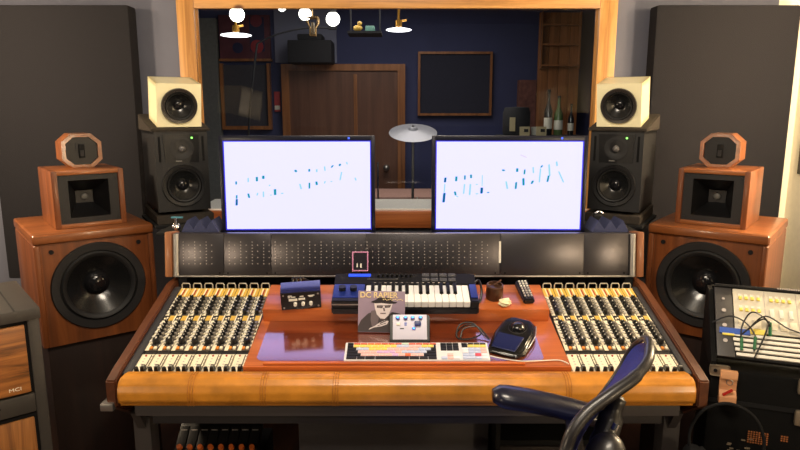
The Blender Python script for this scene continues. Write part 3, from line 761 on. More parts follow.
# centre desk boards
BX0, BX1 = -.4575, .4575
def dk(n, mb): return mb.build(n, con, SLL)
BDL = T(0, cp(1.652), .7975) @ RX(R(11.5))
def db(n, mb): return mb.build(n, con, BDL)
db('lower_desk_board', MB().ab((BX0, 0, -.02), (BX1, .30, 0), DESKWOOD, .003))
dk('upper_desk_board', MB().ab((-.449, .262, -.03), (.446, .405, .046), DESKWOOD, .004))
dk('upper_board_edge', MB().ab((-.449, .258, .0), (.446, .2622, .0455), DESKLIP, .0015))
db('front_edge_strip', MB().ab((BX0, -.005, -.026), (BX1, -.0002, -.0005), DESKLIP, .001))
db('front_lip', MB().ab((-.403, .002, .0002), (.33, .013, .0065), DESKLIP, .002))
for s in (-1, 1): dk('inner_cheek', MB().ab((s * .4575 - .0006, .02, -.06), (s * .4575 + .0006, .30, .0), SIDEWOOD))

# meter bridge
TB = R(8)
MBR = T(-.005, cp(2.108), .934) @ RX(-TB)          # bridge frame: x right, z up the face, -y outwards
br = MB().ab((-.800, .004, 0), (.800, .07, .148), BRIDGEDARK, .003).build('meter_bridge', con, MBR)
for s in (-1, 1):
    MB().ab((s * .813 - .0125, -.012, -.004), (s * .813 + .0125, .075, .153), wood('end_cap_wood', (112, 66, 38), (140, 88, 54), (160, 106, 68), 'Z', .6), .006).build('end_cap', br)
edges = [-.758, -.598, -.436, .345, .62, .785]
zz = 0
PX = lambda px: (px - 404.5) / 475 * 1.652         # photo column to place along the bridge
cols = [187.5 + 11.42 * k for k in range(27)]
for a, b, mm in ((176, 225, BRIDGE), (225, 272, BRIDGE), (272, 366, BRIDGE), (366, 499, BRIDGEDARK), (500.5, 583, BRIDGEDARK), (583, 627, BRIDGE)):
    p = MB().ab((PX(a) + .0008, -.001, .002), (PX(b) - .0008, .0045, .146), mm, .0006)
    for c in cols:
        if a + 2 < c < b - 4:
            for dx in (-.0095, .0095) if True else ():
                for r in range(8):
                    if dx > 0 and r % 2: continue
                    p.cyl((PX(c) + dx, -.001, .042 + r * .0108), (PX(c) + dx, -.0018, .042 + r * .0108), .0019, DOT, n=6)
    for x in (PX(a) + .014, PX(b) - .014):
        p.cyl((x, -.001, .010), (x, -.003, .010), .003, MATTE, n=8)
    p.build('meter_panel', br)
MB().ab((PX(498.5), -.0022, .045), (PX(500.5), -.001, .12), WHITE).build('white_marker', br)
MB().ab((-.800, -.003, -.004), (.800, .02, .0015), SILVER, .001).build('lower_edge', br)
MB().cyl((-.789, -.002, .002), (-.789, -.002, .146), .010, SILVER).build('end_post', br)
MB().cyl((.789, -.002, .002), (.789, -.002, .146), .010, SILVER).build('end_post', br)
for s in (-1, 1):
    MB().ab((s * .775 - .014, cp(2.11), .87), (s * .775 + .014, cp(2.17), .94), MATTE).build('bridge_bracket', con)
MB().ab((-.2, cp(2.125), .87), (.2, cp(2.17), .936), MATTE).build('bridge_bracket', con)
MB().ab((-.77, cp(2.18), .876), (.77, cp(2.40), .93), MATTE).build('rear_shelf', con)

# small pink framed tag on the bridge
o = thing('framed_tag', 'small black card in pink frame leaning on the meter bridge', 'card', M=SLW @ T(-.153, .435, .079) @ RX(R(62)))
f = MB(); PK = mat('pink_frame', (196, 130, 168), .4)
for a, b in (((-.027, 0, 0), (-.023, .066, .004)), ((.023, 0, 0), (.027, .066, .004)), ((-.023, 0, 0), (.023, .004, .004)), ((-.023, .062, 0), (.023, .066, .004))): f.ab(a, b, PK, .0008)
f.build('frame', o); MB().ab((-.023, .004, .0005), (.023, .062, .002), mat('tag_black', (30, 26, 34), .3)).build('card_face', o)
MB().ab((-.012, .014, .002), (-.008, .026, .0026), WHITE).ab((.0, .012, .002), (.005, .026, .0026), WHITE).build('white_mark', o)

# ------------------------------------------------------------------ screens
def screen(side):
    s = -1 if side == 'left' else 1
    cx = -.366 if s < 0 else .390
    o = thing('computer_monitor', f'black {side} computer monitor showing a white screen with teal brush strokes', 'monitor', (cx, 2.235, .93), R(1.5) * -s, 'pair of white computer monitors')
    W, H = .553, .352; z0 = .128
    tl = RX(R(-2))
    Mf = T(0, 0, z0) @ tl
    b = MB(); bz = .0135
    for a, c in (((-W / 2, 0, 0), (-W / 2 + bz, .03, H)), ((W / 2 - bz, 0, 0), (W / 2, .03, H)), ((-W / 2 + bz, 0, 0), (W / 2 - bz, .03, bz)), ((-W / 2 + bz, 0, H - bz - .004), (W / 2 - bz, .03, H))):
        b.ab(a, c, mat('monitor_bezel', (14, 16, 34), .3), .0015)
    bo = b.build('bezel', o, Mf)
    li = MB(); GLOWLIP = mat('blue_edge_glow', (36, 36, 245), .4); t_ = .0038  # blue glow round the screen, coloured onto an added lip
    x0, x1, zb, zt = -W / 2 + bz, W / 2 - bz, bz, H - bz - .004
    for a, c in (((x0, .001, zb), (x0 + t_, .006, zt)), ((x1 - t_, .001, zb), (x1, .006, zt)), ((x0 + t_, .001, zb), (x1 - t_, .006, zb + t_)), ((x0 + t_, .001, zt - t_), (x1 - t_, .006, zt))): li.ab(a, c, GLOWLIP)
    li.build('screen_glow_edge', bo)
    MB().ab((x0 + t_, .005, zb + t_), (x1 - t_, .012, zt - t_), SCREEN).build('screen', o, Mf)
    MB().ab((-W / 2 + .01, .028, .01), (W / 2 - .01, .05, H - .01), BLACK, .008).build('back_shell', o, Mf)
    MB().ab((W / 2 - .096, -.0008, H - .0125), (W / 2 - .089, .001, H - .0055), mat('blue_lamp', (60, 90, 220), .3, emit=(.05, .12, .9), estr=.8)).build('power_light', o, Mf)
    MB().ab((-.03, .045, -.1), (.03, .062, .22), BLACK, .005).build('stand_neck', o, T(0, 0, z0))
    MB().ab((-.13, -.05, 0), (.13, .11, .012), BLACK, .005).build('stand_foot', o)
    # strokes: (x, y0, y1, width, lean, ink) in 800x450 crops of 160x90 photo px, measured on each screen
    if s < 0:
        x00, y00, sx, sy = 25, 35, 718, 441
        ST = [(78, 232, 250, 6, 0, 0), (78, 302, 322, 6, -1, 0), (77, 322, 356, 8, -2, 1), (138, 294, 318, 7, 4, 0), (138, 215, 238, 5, 0, 2), (181, 210, 234, 8, 0, 0), (181, 290, 306, 5, -3, 2), (213, 204, 222, 9, 0, 0), (211, 284, 314, 5, 0, 2), (243, 250, 258, 6, 0, 2), (248, 300, 306, 9, 0, 2), (269, 272, 304, 9, 0, 0), (304, 291, 298, 10, 0, 2), (374, 175, 188, 9, 3, 0), (396, 246, 274, 6, 6, 2), (441, 171, 186, 7, 0, 0), (440, 240, 272, 6, -1, 0), (478, 172, 188, 6, 0, 2), (476, 234, 254, 8, 2, 0), (518, 158, 182, 5, 2, 2), (517, 232, 246, 5, -3, 2), (555, 152, 166, 7, -6, 0), (550, 232, 238, 8, 0, 2), (593, 145, 158, 8, -2, 0), (597, 186, 230, 5, -8, 2), (628, 136, 150, 5, 3, 2), (670, 215, 232, 5, 4, 2)]
    else:
        x00, y00, sx, sy = 48, 38, 706, 441
        ST = [(91, 218, 244, 8, -2, 1), (88, 250, 296, 4, -3, 2), (86, 296, 346, 9, -4, 1), (145, 212, 238, 8, -1, 0), (141, 288, 310, 7, 4, 0), (150, 310, 318, 6, 6, 2), (187, 206, 230, 6, 0, 0), (184, 250, 302, 5, -4, 2), (217, 202, 222, 7, 1, 0), (213, 250, 308, 6, -3, 2), (246, 250, 256, 9, 0, 2), (247, 297, 304, 10, 0, 2), (270, 268, 300, 9, -1, 1), (272, 205, 262, 3, 0, 2), (302, 290, 297, 9, 0, 0), (374, 176, 186, 10, 4, 0), (392, 236, 276, 6, 7, 2), (441, 170, 190, 8, 0, 0), (437, 240, 276, 7, -2, 0), (477, 176, 202, 6, -2, 0), (473, 220, 258, 8, 2, 0), (519, 164, 196, 5, 2, 2), (516, 232, 250, 8, -5, 0), (552, 170, 242, 5, -4, 2), (559, 155, 168, 7, -4, 0), (597, 150, 210, 6, 5, 2), (592, 206, 240, 7, -5, 0), (632, 136, 160, 6, 3, 2), (655, 185, 242, 5, 24, 2), (470, 102, 118, 4, 26, 3)]
    iw, ih = x1 - x0 - 2 * t_, zt - zb - 2 * t_
    inks = (INK, INKB, INKP, mat('screen_pink_stroke', (4, 4, 4), .6, spec=0, emit=(.56, .44, .6), estr=1.0))
    for (x, ya, yb_, wd, ln_, ik) in ST:
        wd = wd * 1.4
        f = lambda px, py: (x0 + t_ + (px - x00) / sx * iw, zt - t_ - (py - y00) / sy * ih)
        xt = x - ln_ / 2; xb = x + ln_ / 2
        pl = [f(xt - wd / 2, ya + 3), f(xt, ya), f(xt + wd / 2, ya + 2), f(xb + wd / 2, yb_ - 3), f(xb, yb_), f(xb - wd / 2, yb_ - 2)]
        k = MB().prism([(q[0], q[1]) for q in pl], -.0052, -.0049, inks[ik], Matrix(((1, 0, 0, 0), (0, 0, -1, 0), (0, 1, 0, 0), (0, 0, 0, 1))) @ T(0, 0, 0))
        k.build('brush_stroke', o, Mf)
screen('left'); screen('right')

# ------------------------------------------------------------------ things on the desk (slope frame)
BDW = T(CX, 1.652, .7975) @ RX(R(11.5))     # lower desk board frame
def board_at(u, v, wz, rz=0): return BDW @ T(u, v, wz) @ RZ(rz)
def sl(u, v, wz, rz=0): return SLW @ T(u, v, wz) @ RZ(rz)
# clear desk mat
def rrect(x0, y0, x1, y1, r, n=6):
    P = []
    for cx, cy, a0 in ((x1 - r, y1 - r, 0), (x0 + r, y1 - r, 90), (x0 + r, y0 + r, 180), (x1 - r, y0 + r, 270)):
        for k in range(n + 1):
            a = R(a0 + 90 * k / n); P.append((cx + r * math.cos(a), cy + r * math.sin(a)))
    return P
tag(MB().prism(rrect(-.428, .022, .389, .255, .022), .0003, .0016, VINYL, BDW).build('desk_mat'), 'clear glossy vinyl mat covering the lower desk board', 'desk mat')

# direct box
o = thing('control_box', 'small black box with three white knobs and cable, left on the desk', 'control box', M=sl(-.327, .264, .0465, R(8)))
bw, bd, bh = .062, .06, .062
MB().ab((-bw, -.004, 0), (bw, bd, bh), mat('box_black_screen_tint', (14, 20, 74), .25, coat=.8, coat_ior=1.6), .003).build('case', o)  # blue screen reflection mixed into the black case colour
MB().ab((-bw + .001, -.006, .001), (bw - .001, -.003, bh - .001), BLACK, .001).build('front_plate', o)
for x in (-.02, .004, .028):
    MB().cyl((x + .002, -.006, .022), (x + .002, -.016, .022), .0058, WHITE, .005, n=14).build('knob', o)
mk = MB(); mk.ab((-.037, -.0072, .032), (-.011, -.006, .040), WHITE); mk.ab((-.007, -.0072, .034), (.013, -.006, .041), WHITE)
for x, z, wd in ((-.039, .044, .007), (-.039, .049, .012), (-.03, .0445, .014), (-.003, .0455, .012), (.022, .0465, .02), (.025, .043, .012)): mk.ab((x, -.0072, z), (x + wd, -.006, z + .0028), WHITE)
mk.build('printed_marks', o)
for x in (-.053, .053):
    for z in (.009, .053): MB().cyl((x, -.006, z), (x, -.0075, z), .003, SILVER, n=8).build('screw', o)
cb = MB()
for dx, hz in ((-.02, .05), (-.008, .045), (.004, .05)):
    cb.tube([(dx, bd, .045), (dx - .004, bd + .016, .058 + hz * .1), (dx + .01, bd + .03, .05), (dx + .025, bd + .045, .03)], .0036, BLACK, 8, smooth=5)
cb.build('cable', o)

# midi keyboard
o = thing('midi_keyboard', 'black two octave keyboard with drum pads under the meter bridge', 'keyboard', M=sl(0, 0, .0465))
KB = mat('keyboard_body', (20, 20, 24), .35)
KBTINT = mat('keyboard_screen_tint', (30, 48, 124), .3, metal=.3, coat=.4)  # blue sheen from the screens, painted as thin added slabs on black side blocks
X0, X1 = -.230, .222
V0, V1, PV = .227, .376, .324
def slab(n, xa, xb, va, vb, wa0, wa1, wb0, wb1, mm, bev=.002):
    return MB().hexa([(xa, va, wa0), (xb, va, wa0), (xb, vb, wb0), (xa, vb, wb0), (xa, va, wa1), (xb, va, wa1), (xb, vb, wb1), (xa, vb, wb1)], mm, bev=bev).build(n, o)
slab('base', X0, X1, V0, V1, 0, .024, 0, .034, KB, .004)
slab('control_panel', X0 + .001, X1 - .001, PV, V1, .03, .050, .034, .060, KB, .003)
slab('side_block', X0 + .001, -.129, V0 + .002, PV, .022, .048, .03, .050, KB, .003)
slab('side_block', X1 - .026, X1 - .001, V0 + .002, PV, .022, .046, .03, .050, KB, .003)
slab('screen_tint_cheek', X0 + .003, -.131, V0 + .020, PV - .001, .046, .0495, .048, .0515, KBTINT, .001)
slab('screen_tint_cheek', X1 - .024, X1 - .003, V0 + .020, PV - .001, .046, .0495, .048, .0515, KBTINT, .001)
MB().ab((X0 + .0005, V0 + .0008, .034), (-.1285, V0 + .003, .038), SILVER).build('front_stripe', o)
KW = (X1 - .027 + .127) / 15
for k in range(15):
    xa = -.127 + k * KW
    slab('white_key', xa + .0006, xa + KW - .0006, V0 + .004, PV - .001, .0245, .044, .034, .047, mat('key_white', (236, 234, 230), .3), .001)
for k in range(15):
    if k % 7 in (0, 1, 3, 4, 5) and k < 14:
        xa = -.127 + (k + 1) * KW
        MB().hexa([(xa - .0065, V0 + .045, .042), (xa + .0065, V0 + .045, .042), (xa + .0065, PV, .046), (xa - .0065, PV, .046), (xa - .005, V0 + .049, .053), (xa + .005, V0 + .049, .053), (xa + .005, PV, .057), (xa - .005, PV, .057)], mat('key_black', (14, 14, 16), .3), bev=.001).build('black_key', o)
PS = lambda x, v: T(x, PV + v, .0507 + v * .185) @ RX(math.atan(.185))
MB().box((0, 0, 0), (.072, .013, .003), BLUELCD, .001).build('display', o, PS(-.150, .041))
for i in range(4):
    for jj in range(2): MB().box((0, 0, .001), (.023, .016, .005), mat('drum_pad_grey', (62, 62, 66), .6), .001).build('drum_pad', o, PS(.062 + i * .028, .018 + jj * .022))
for i in range(8): MB().cyl((0, 0, 0), (0, 0, .010), .0042, KNOBK, n=10).build('encoder', o, PS(-.09 + i * .015, .036))
for x in (-.200, -.165): MB().cyl((0, 0, 0), (0, 0, .012), .011, KNOBK, n=20).build('dial', o, T(x, V0 + .062, .0515))
lt = MB()
for i in range(14): lt.box((-.10 + i * .017, .006, 0), (.007, .002, .001), DOT)
lt.box((-.08, .0235, 0), (.09, .0016, .001), SILVER); lt.box((-.03, .0235, 0), (.008, .004, .002), SILVER)
lt.build('panel_marks', o, PS(0, 0))
MB().tube([(X1 - .004, V1 - .02, .03), (X1 + .012, V1 - .01, .04), (X1 + .018, V1 - .05, .03), (X1 + .012, V0 + .07, .008), (X1 - .002, V0 + .055, .0045)], .004, BLACK, 8, smooth=5).build('cable', o)

# album sleeve leaning on the keyboard
MC = BDW @ T(-.077, .165, .0058) @ RZ(R(-2)) @ RX(R(67))
o = thing('compact_disc_case', 'square album sleeve showing man in hat, leaning on the piano keyboard', 'album', M=MC)
CW = .142; CHH = .125; h = CW / 2
CV = mat('sleeve_mauve', (150, 132, 150), .45, noise=.15, nscale=12)
MB().ab((-h, 0, -.004), (h, CHH, .0), CV, .0008).build('sleeve', o)
a = MB(); DKJ = mat('photo_jacket', (72, 64, 66), .5); SKN = mat('photo_skin', (226, 214, 214), .5); HAT = mat('photo_hat', (40, 34, 38), .5); SH = mat('photo_shadow', (112, 100, 104), .5)
def pl(pts, z, mm): a.prism([((x - .5) * CW, y * CHH) for x, y in pts], .0 + z * .0002, .0001 + z * .0002, mm)
pl([(0, .01), (1, .01), (1, .3), (.94, .42), (.72, .50), (.60, .40), (.45, .46), (.38, .52), (.22, .46), (.07, .30), (.0, .14)], 1, DKJ)
pl([(.28, .52), (.40, .55), (.46, .42), (.42, .2), (.3, .14), (.27, .3)], 2, SH)
pl([(.70, .1), (1, .1), (1, .38), (.90, .46), (.74, .5), (.62, .36)], 2, HAT)
pl([(.34, .72), (.36, .58), (.40, .44), (.48, .34), (.57, .33), (.65, .42), (.70, .56), (.74, .72), (.66, .8), (.42, .8)], 3, SKN)
pl([(.27, .735), (.36, .705), (.5, .715), (.68, .695), (.80, .71), (.84, .74), (.74, .755), (.70, .83), (.58, .85), (.44, .845), (.37, .79), (.30, .755)], 4, HAT)
pl([(.40, .655), (.40, .60), (.52, .59), (.53, .66)], 5, HAT); pl([(.57, .66), (.57, .60), (.68, .61), (.70, .67)], 5, HAT); pl([(.53, .645), (.57, .645), (.57, .655), (.53, .655)], 5, HAT)
pl([(.415, .645), (.415, .61), (.505, .605), (.515, .645)], 6, SH); pl([(.585, .65), (.585, .61), (.665, .62), (.68, .655)], 6, SH)
pl([(.53, .6), (.545, .52), (.58, .52), (.565, .6)], 5, SH); pl([(.47, .475), (.60, .48), (.59, .455), (.48, .45)], 5, SH)
pl([(.23, .06), (.34, .12), (.5, .15), (.62, .2), (.66, .28), (.58, .30), (.46, .24), (.36, .16), (.25, .1)], 5, SKN)
pl([(.46, .23), (.60, .30), (.62, .29), (.48, .21)], 6, DKJ); pl([(.42, .17), (.60, .24), (.6, .225), (.42, .155)], 6, DKJ)
a.build('cover_photo', o)
GT = mat('gold_print', (236, 212, 158), .45)
text('title_lettering', 'DC RAPIER', .0240, GT, o, T(-h + .005, CHH - .0195, .0016), sx=0.98, bold=.0005)
sg = MB()
for q in range(12): sg.ab((.004 + q * .0052, CHH - .0265 + .0015 * math.sin(q * 2.1), .0012), (.0076 + q * .0052, CHH - .0237 + .0015 * math.sin(q * 2.1), .0018), GT)
sg.build('subtitle_lettering', o)

# effects pedal
o = thing('effects_pedal', 'white and black effects pedal with blue lit knobs in front of album', 'effects pedal', M=board_at(.008, .106, .0018) @ Matrix.Scale(1.06, 4))
MB().hexa([(-.055, 0, 0), (.057, 0, 0), (.057, .050, 0), (-.055, .050, 0), (-.055, 0, .012), (.057, 0, .012), (.057, .050, .066), (-.055, .050, .066)], BLACK, bev=.002).build('case', o)
MP = T(0.001, -.001, .0125) @ RX(math.atan(.054 / .050)) @ Matrix.Diagonal((1, .76, 1, 1))
MB().ab((-.0475, .004, 0), (.0475, .096, .0022), mat('pedal_white', (206, 204, 222), .4), .0008).build('top_plate', o, MP)
for x in (-.034, -.012, .008, .030):
    k = MB().cyl((x, .083, .0022), (x, .083, .011), .0062, mat('pedal_knob', (24, 40, 150), .3), .0055, n=16).build('knob', o, MP)
    MB().cyl((x, .084, .011), (x, .084, .0118), .0032, BLUELED, n=12).build('knob_light', k)
MB().box((.022, .062, .006), (.018, .018, .010), mat('pedal_button', (40, 52, 110), .4), .003).build('foot_switch', o, MP)
MB().cyl((.011, .044, .0022), (.011, .044, .007), .005, mat('pedal_blue', (30, 50, 220), .3)).cyl((.011, .044, .007), (.011, .044, .0075), .0028, BLUELED, n=12).build('small_knob', o, MP)
MB().box((-.032, .060, .004), (.011, .010, .005), WHITE, .001).build('white_switch', o, MP)
mk = MB(); mk.box((-.012, .064, .0026), (.007, .004, .001), BLUEK); mk.box((-.012, .057, .0026), (.007, .004, .001), BLUEK); mk.box((-.022, .044, .0026), (.011, .004, .001), BLACK)
mk.build('printed_marks', o, MP)

# computer keyboard
o = thing('computer_keyboard', 'white full-size editing keyboard with colour coded keys on the mat', 'keyboard', M=board_at(.028, .0145, .0018, 0))
KWD, KD = .412, .082; kx = -KWD / 2
MB().hexa([(kx, 0, 0), (-kx, 0, 0), (-kx, KD, 0), (kx, KD, 0), (kx, 0, .007), (-kx, 0, .007), (-kx, KD, .013), (kx, KD, .013)], mat('keyboard_shell', (222, 220, 222), .35), bev=.0015).build('shell', o)
KC = {'K': mat('kc_black', (26, 26, 30), .5), 'P': mat('kc_pink', (230, 186, 182), .5), 'Y': mat('kc_yellow', (232, 206, 104), .5), 'B': mat('kc_blue', (186, 196, 224), .5), 'R': mat('kc_red', (204, 92, 72), .5),
      'V': mat('kc_violet', (206, 170, 214), .5), 'W': mat('kc_white', (226, 226, 232), .5), 'O': mat('kc_orange', (232, 112, 74), .5), 'C': mat('kc_crimson', (222, 84, 100), .5), 'G': mat('kc_green', (196, 216, 196), .5)}
U = .0178; RH = .0132
def keyrow(row, x, spec, name='key', hgt=RH):
    for cchar, wd in spec:
        v0 = .0035 + row * RH; zt = .007 + v0 * .079
        MB().ab((x + .0006, v0, zt - .001), (x + wd * U - .0006, v0 + hgt - .0012, zt + .003), KC[cchar], .0007).build(name, o)
        x += wd * U
kx += .006
keyrow(0, kx, [('K', 1.7), ('K', 1.3), ('K', 1.6), ('K', 5.4), ('K', 1.6), ('K', 1.4), ('K', 1.4)])
keyrow(1, kx, [('K', 2.3)] + [(c, 1) for c in 'PPPPPVPOPP'] + [('K', 2.1)])
keyrow(2, kx, [('K', 1.8)] + [(c, 1) for c in 'PPPVVVPBBBB'] + [('K', 1.6)])
keyrow(3, kx, [('K', 1.5)] + [(c, 1) for c in 'BBYYYPPPPPBB'] + [('K', .9)])
keyrow(4, kx, [('K', 1)] + [(c, 1) for c in 'YYYYYYYBBPPYY'] + [('K', .4)])
keyrow(5, kx, [('K', 1)] + [(c, 1.12) for c in 'RROORRRGRRRR'], 'function_key', RH * .55)
nx = kx + 14.4 * U + .012
keyrow(5, nx, [('K', 1)] * 3, 'function_key', RH * .55); keyrow(4, nx, [('K', 1)] * 3); keyrow(3, nx, [('K', 1)] * 3)
keyrow(1, nx + U, [('P', 1)]); keyrow(0, nx, [('B', 1), ('P', 1), ('W', 1)])
px_ = nx + 3 * U + .008
keyrow(5, px_, [('K', 1), ('K', 1), ('K', 1), ('K', 1)], 'function_key', RH * .55)
keyrow(4, px_, [('K', 1), ('Y', 1), ('Y', 1), ('Y', 1)]); keyrow(3, px_, [('W', 1), ('B', 1), ('B', 1), ('P', 1)])
keyrow(2, px_, [('W', 1), ('B', 1), ('B', 1), ('P', 1)]); keyrow(1, px_, [('B', 1), ('B', 1), ('C', 1), ('W', 1)]); keyrow(0, px_, [('B', 2), ('B', 1), ('W', 1)])

# trackball
TBM = mat('glossy_black', (16, 16, 18), .16, coat=.3)
o = thing('trackball_mouse', 'glossy black wedge-shaped trackball with blue tinted buttons on the mat', 'trackball', M=board_at(.316, .124, .0018, R(-25)) @ Matrix.Diagonal((1.02, 1.15, .64, 1)))
low = [(-.052, -.078), (.030, -.082), (.052, -.058), (.058, .02), (.050, .066), (.03, .084), (-.03, .084), (-.050, .066), (-.060, .0)]
t = bmesh.new(); n = len(low)
A = [t.verts.new((x, y, 0)) for x, y in low]; B = [t.verts.new((x * .98, y * .98, .014 + (y + .08) * .12)) for x, y in low]; Cc = [t.verts.new((x * .84, y * .88, .022 + (y + .08) * .16)) for x, y in low]
t.faces.new(A[::-1]); t.faces.new(Cc)
for k in range(n):
    l = (k + 1) % n; t.faces.new([A[k], A[l], B[l], B[k]]); t.faces.new([B[k], B[l], Cc[l], Cc[k]])
bmesh.ops.recalc_face_normals(t, faces=t.faces)
bmesh.ops.bevel(t, geom=t.edges[:], offset=.003, segments=3, affect='EDGES')
MB().add(t, None, TBM).build('body', o, ang=38)
Mk = T(0, -.0, .0353) @ RX(math.atan(.16))
MB().lathe([(.030, .004), (.027, .006), (.024, .004), (.022, .0)], T(.002, .034, 0.0) @ Mk, BLACK, 36).build('scroll_ring', o)
MB().sph((.002, .034, .044), .020, mat('trackball_sphere', (20, 20, 24), .06, coat=.5), 28).build('ball', o)
MB().hexa([(-.044, -.068, .0235), (.026, -.070, .0235), (.034, -.004, .0345), (-.046, -.004, .0345), (-.042, -.066, .027), (.025, -.068, .027), (.032, -.005, .038), (-.044, -.005, .038)], mat('button_blue_black', (18, 26, 70), .2, coat=.4), bev=.0015).build('button', o)
MB().tube([(.0535, -.04, .024), (.058, .02, .030), (.048, .064, .036)], .0016, SILVER, 6, smooth=6).build('trim_line', o)

# coiled black cable by the keyboard
o = thing('coiled_cable', 'loose loop of thin black cable behind the right end of the keyboard', 'cable', M=board_at(.20, .146, .0032))
MB().tube([(.03, -.015, .012), (.0, .02, .034), (-.04, .018, .030), (-.05, -.008, .004), (-.02, -.018, .003), (.02, -.01, .014), (.012, .014, .026), (-.028, .012, .020), (-.04, -.012, .0035)], .0024, BLACK, 8, smooth=6).build('cable_loop', o)
MB().tube([(-.052, .014, .003), (-.02, .03, .022), (.018, .02, .02), (.045, -.02, .003)], .0024, BLACK, 8, smooth=6).build('cable_loop', o)
# white cable
tag(MB().tube([(.236, .040, .006), (.27, .022, .0088), (.32, .010, .0085), (.38, .018, .005), (.430, .024, .0022), (.452, .006, .0022)], .0017, WHITE, 8, smooth=6, M=BDW).build('white_cable'), 'thin white cable running along the mat edge from the keyboard', 'cable')

# remote, pot, tissue
o = thing('remote_control', 'black handheld remote with pale buttons on the upper desk board', 'remote', M=sl(.384, .342, .0463, R(4)) @ Matrix.Scale(1.08, 4))
MB().hexa([(-.017, -.052, 0), (.017, -.052, 0), (.02, .055, 0), (-.02, .055, 0), (-.015, -.050, .016), (.015, -.050, .016), (.018, .053, .020), (-.018, .053, .020)], BLACK, bev=.004).build('body', o)
for r in range(7):
    for c in range(3): MB().box((-.0095 + c * .0095, -.034 + r * .0125, .0185 + r * .0005), (.0055, .006, .004), WHITE if (r > 3 or (r == 2 and c != 1)) else DOT, .0008).build('button', o)
o = thing('wooden_pot', 'small round dark brown wooden pot beside the keyboard', 'pot', M=sl(.282, .325, .0466))
MB().lathe([(0, 0), (.026, 0), (.028, .006), (.027, .046), (.022, .048), (.020, .040), (0, .038)], Matrix(), wood('pot_wood', (44, 24, 14), (62, 36, 20), (76, 46, 28), 'Z', 1), 24).build('body', o)
MB().tube([(.0, .01, .04), (.022, .016, .056)], .003, mat('twig_brown', (84, 52, 30), .6), 6).build('stick', o)
tb = bmesh.new(); bmesh.ops.create_icosphere(tb, subdivisions=3, radius=1)
for v in tb.verts:
    q = 1 + .22 * math.sin(v.co.x * 5 + 1) * math.cos(v.co.y * 6) + .12 * math.sin(v.co.z * 9 + v.co.x * 4)
    v.co = Vector((v.co.x * .019 * q, v.co.y * .013 * q, v.co.z * .013 * q + .0135))
tag(MB().add(tb, SLW @ T(.308, .277, .0452) @ RZ(.3), mat('tissue_cream', (236, 224, 182), .7)).build('crumpled_tissue'), 'small crumpled cream tissue lying in front of the remote', 'tissue')

# ------------------------------------------------------------------ rack unit under the console (amber knobs)
o = thing('outboard_rack', 'black rack with eight amber knobs under the left of the console', 'rack unit', (-.590, 1.89, 0), 0)
MB().ab((-.133, -.1, 0), (.133, .2, .375), MATTE, .005).build('cabinet', o)
Mr = T(0, -.1, .390) @ RX(R(34))
MB().ab((-.133, 0, -.03), (.133, .19, 0), BLACK, .003).build('slanted_top', o, Mr)
for k in range(8):
    x = -.116 + k * .0332
    md = MB().ab((x - .015, .035, 0), (x + .015, .15, .003), SATIN, .0008).ab((x - .010, .135, .003), (x + .010, .138, .0034), DOT).build('module', o, Mr)
    MB().cyl((x, .075, .003), (x, .075, .014), .0095, mat('amber_knob', (236, 120, 52), .45), .008, n=14).build('amber_knob', md)
o = thing('drawer_unit', 'low black drawer box under the console right of the grey panel', 'drawer unit', (.46, 1.92, 0), 0)
MB().ab((-.17, -.14, 0), (.17, .2, .50), MATTE, .004).build('cabinet', o)
MB().ab((-.16, -.152, .30), (.16, -.14, .485), mat('drawer_front', (44, 38, 36), .5), .003).build('drawer', o)
MB().cyl((-.145, -.152, .46), (-.145, -.156, .46), .005, MATTE).cyl((-.145, -.152, .32), (-.145, -.156, .32), .005, MATTE).build('screw', o)

# ------------------------------------------------------------------ tape machine cabinet on the left
rz = R(40)
ux = Vector((math.cos(rz), math.sin(rz))); bk = Vector((-math.sin(rz), math.cos(rz)))
W, D, H = .52, .36, .962
cr = Vector((-1.006, 1.675)); c = cr - ux * (W / 2) + bk * (D / 2)
o = thing('equipment_cabinet', 'grey steel cabinet with striped wood front panels at far left', 'cabinet', (c.x, c.y, 0), rz)
CG = mat('cabinet_grey', (50, 46, 42), .5, noise=.06, nscale=60)
fr = MB(); hw, hd = W / 2, D / 2
fr.ab((hw - .030, -hd, 0), (hw, -hd + .05, H - .03), CG, .004); fr.ab((-hw, -hd, 0), (-hw + .030, -hd + .05, H - .03), CG, .004)
fr.ab((-hw, -hd + .05, 0), (hw, hd, H - .03), CG)
for z in (.66, .26, .03): fr.ab((-hw + .030, -hd, z), (hw - .030, -hd + .05, z + .055), CG, .003)
fr.build('frame', o)
MB().ab((-hw - .004, -hd - .006, H - .034), (hw + .004, hd, H), CG, .006).ab((hw - .06, -hd - .004, H), (hw - .056, hd, H + .0008), MATTE).build('top_cover', o)
MB().ab((-hw + .030, -hd + .006, .72), (hw - .030, -hd + .05, H - .036), VOID).ab((-hw + .030, -hd + .006, .32), (hw - .030, -hd + .05, .655), VOID).build('recess', o)
p1 = MB().ab((-hw + .036, -hd - .002, .722), (hw - .038, -hd + .012, H - .045), RACKWOOD, .002).build('wood_panel', o)
MB().ab((-hw + .036, -hd - .002, .325), (hw - .038, -hd + .012, .645), RACKWOODZ, .002).build('wood_panel', o)
text('badge_lettering', 'MCI', .014, WHITE, p1, front(hw - .092, -hd - .0026, .734), sx=1.3)
MB().ab((hw - .15, -hd - .003, .690), (hw - .115, -hd + .001, .694), MATTE).build('slot', o)

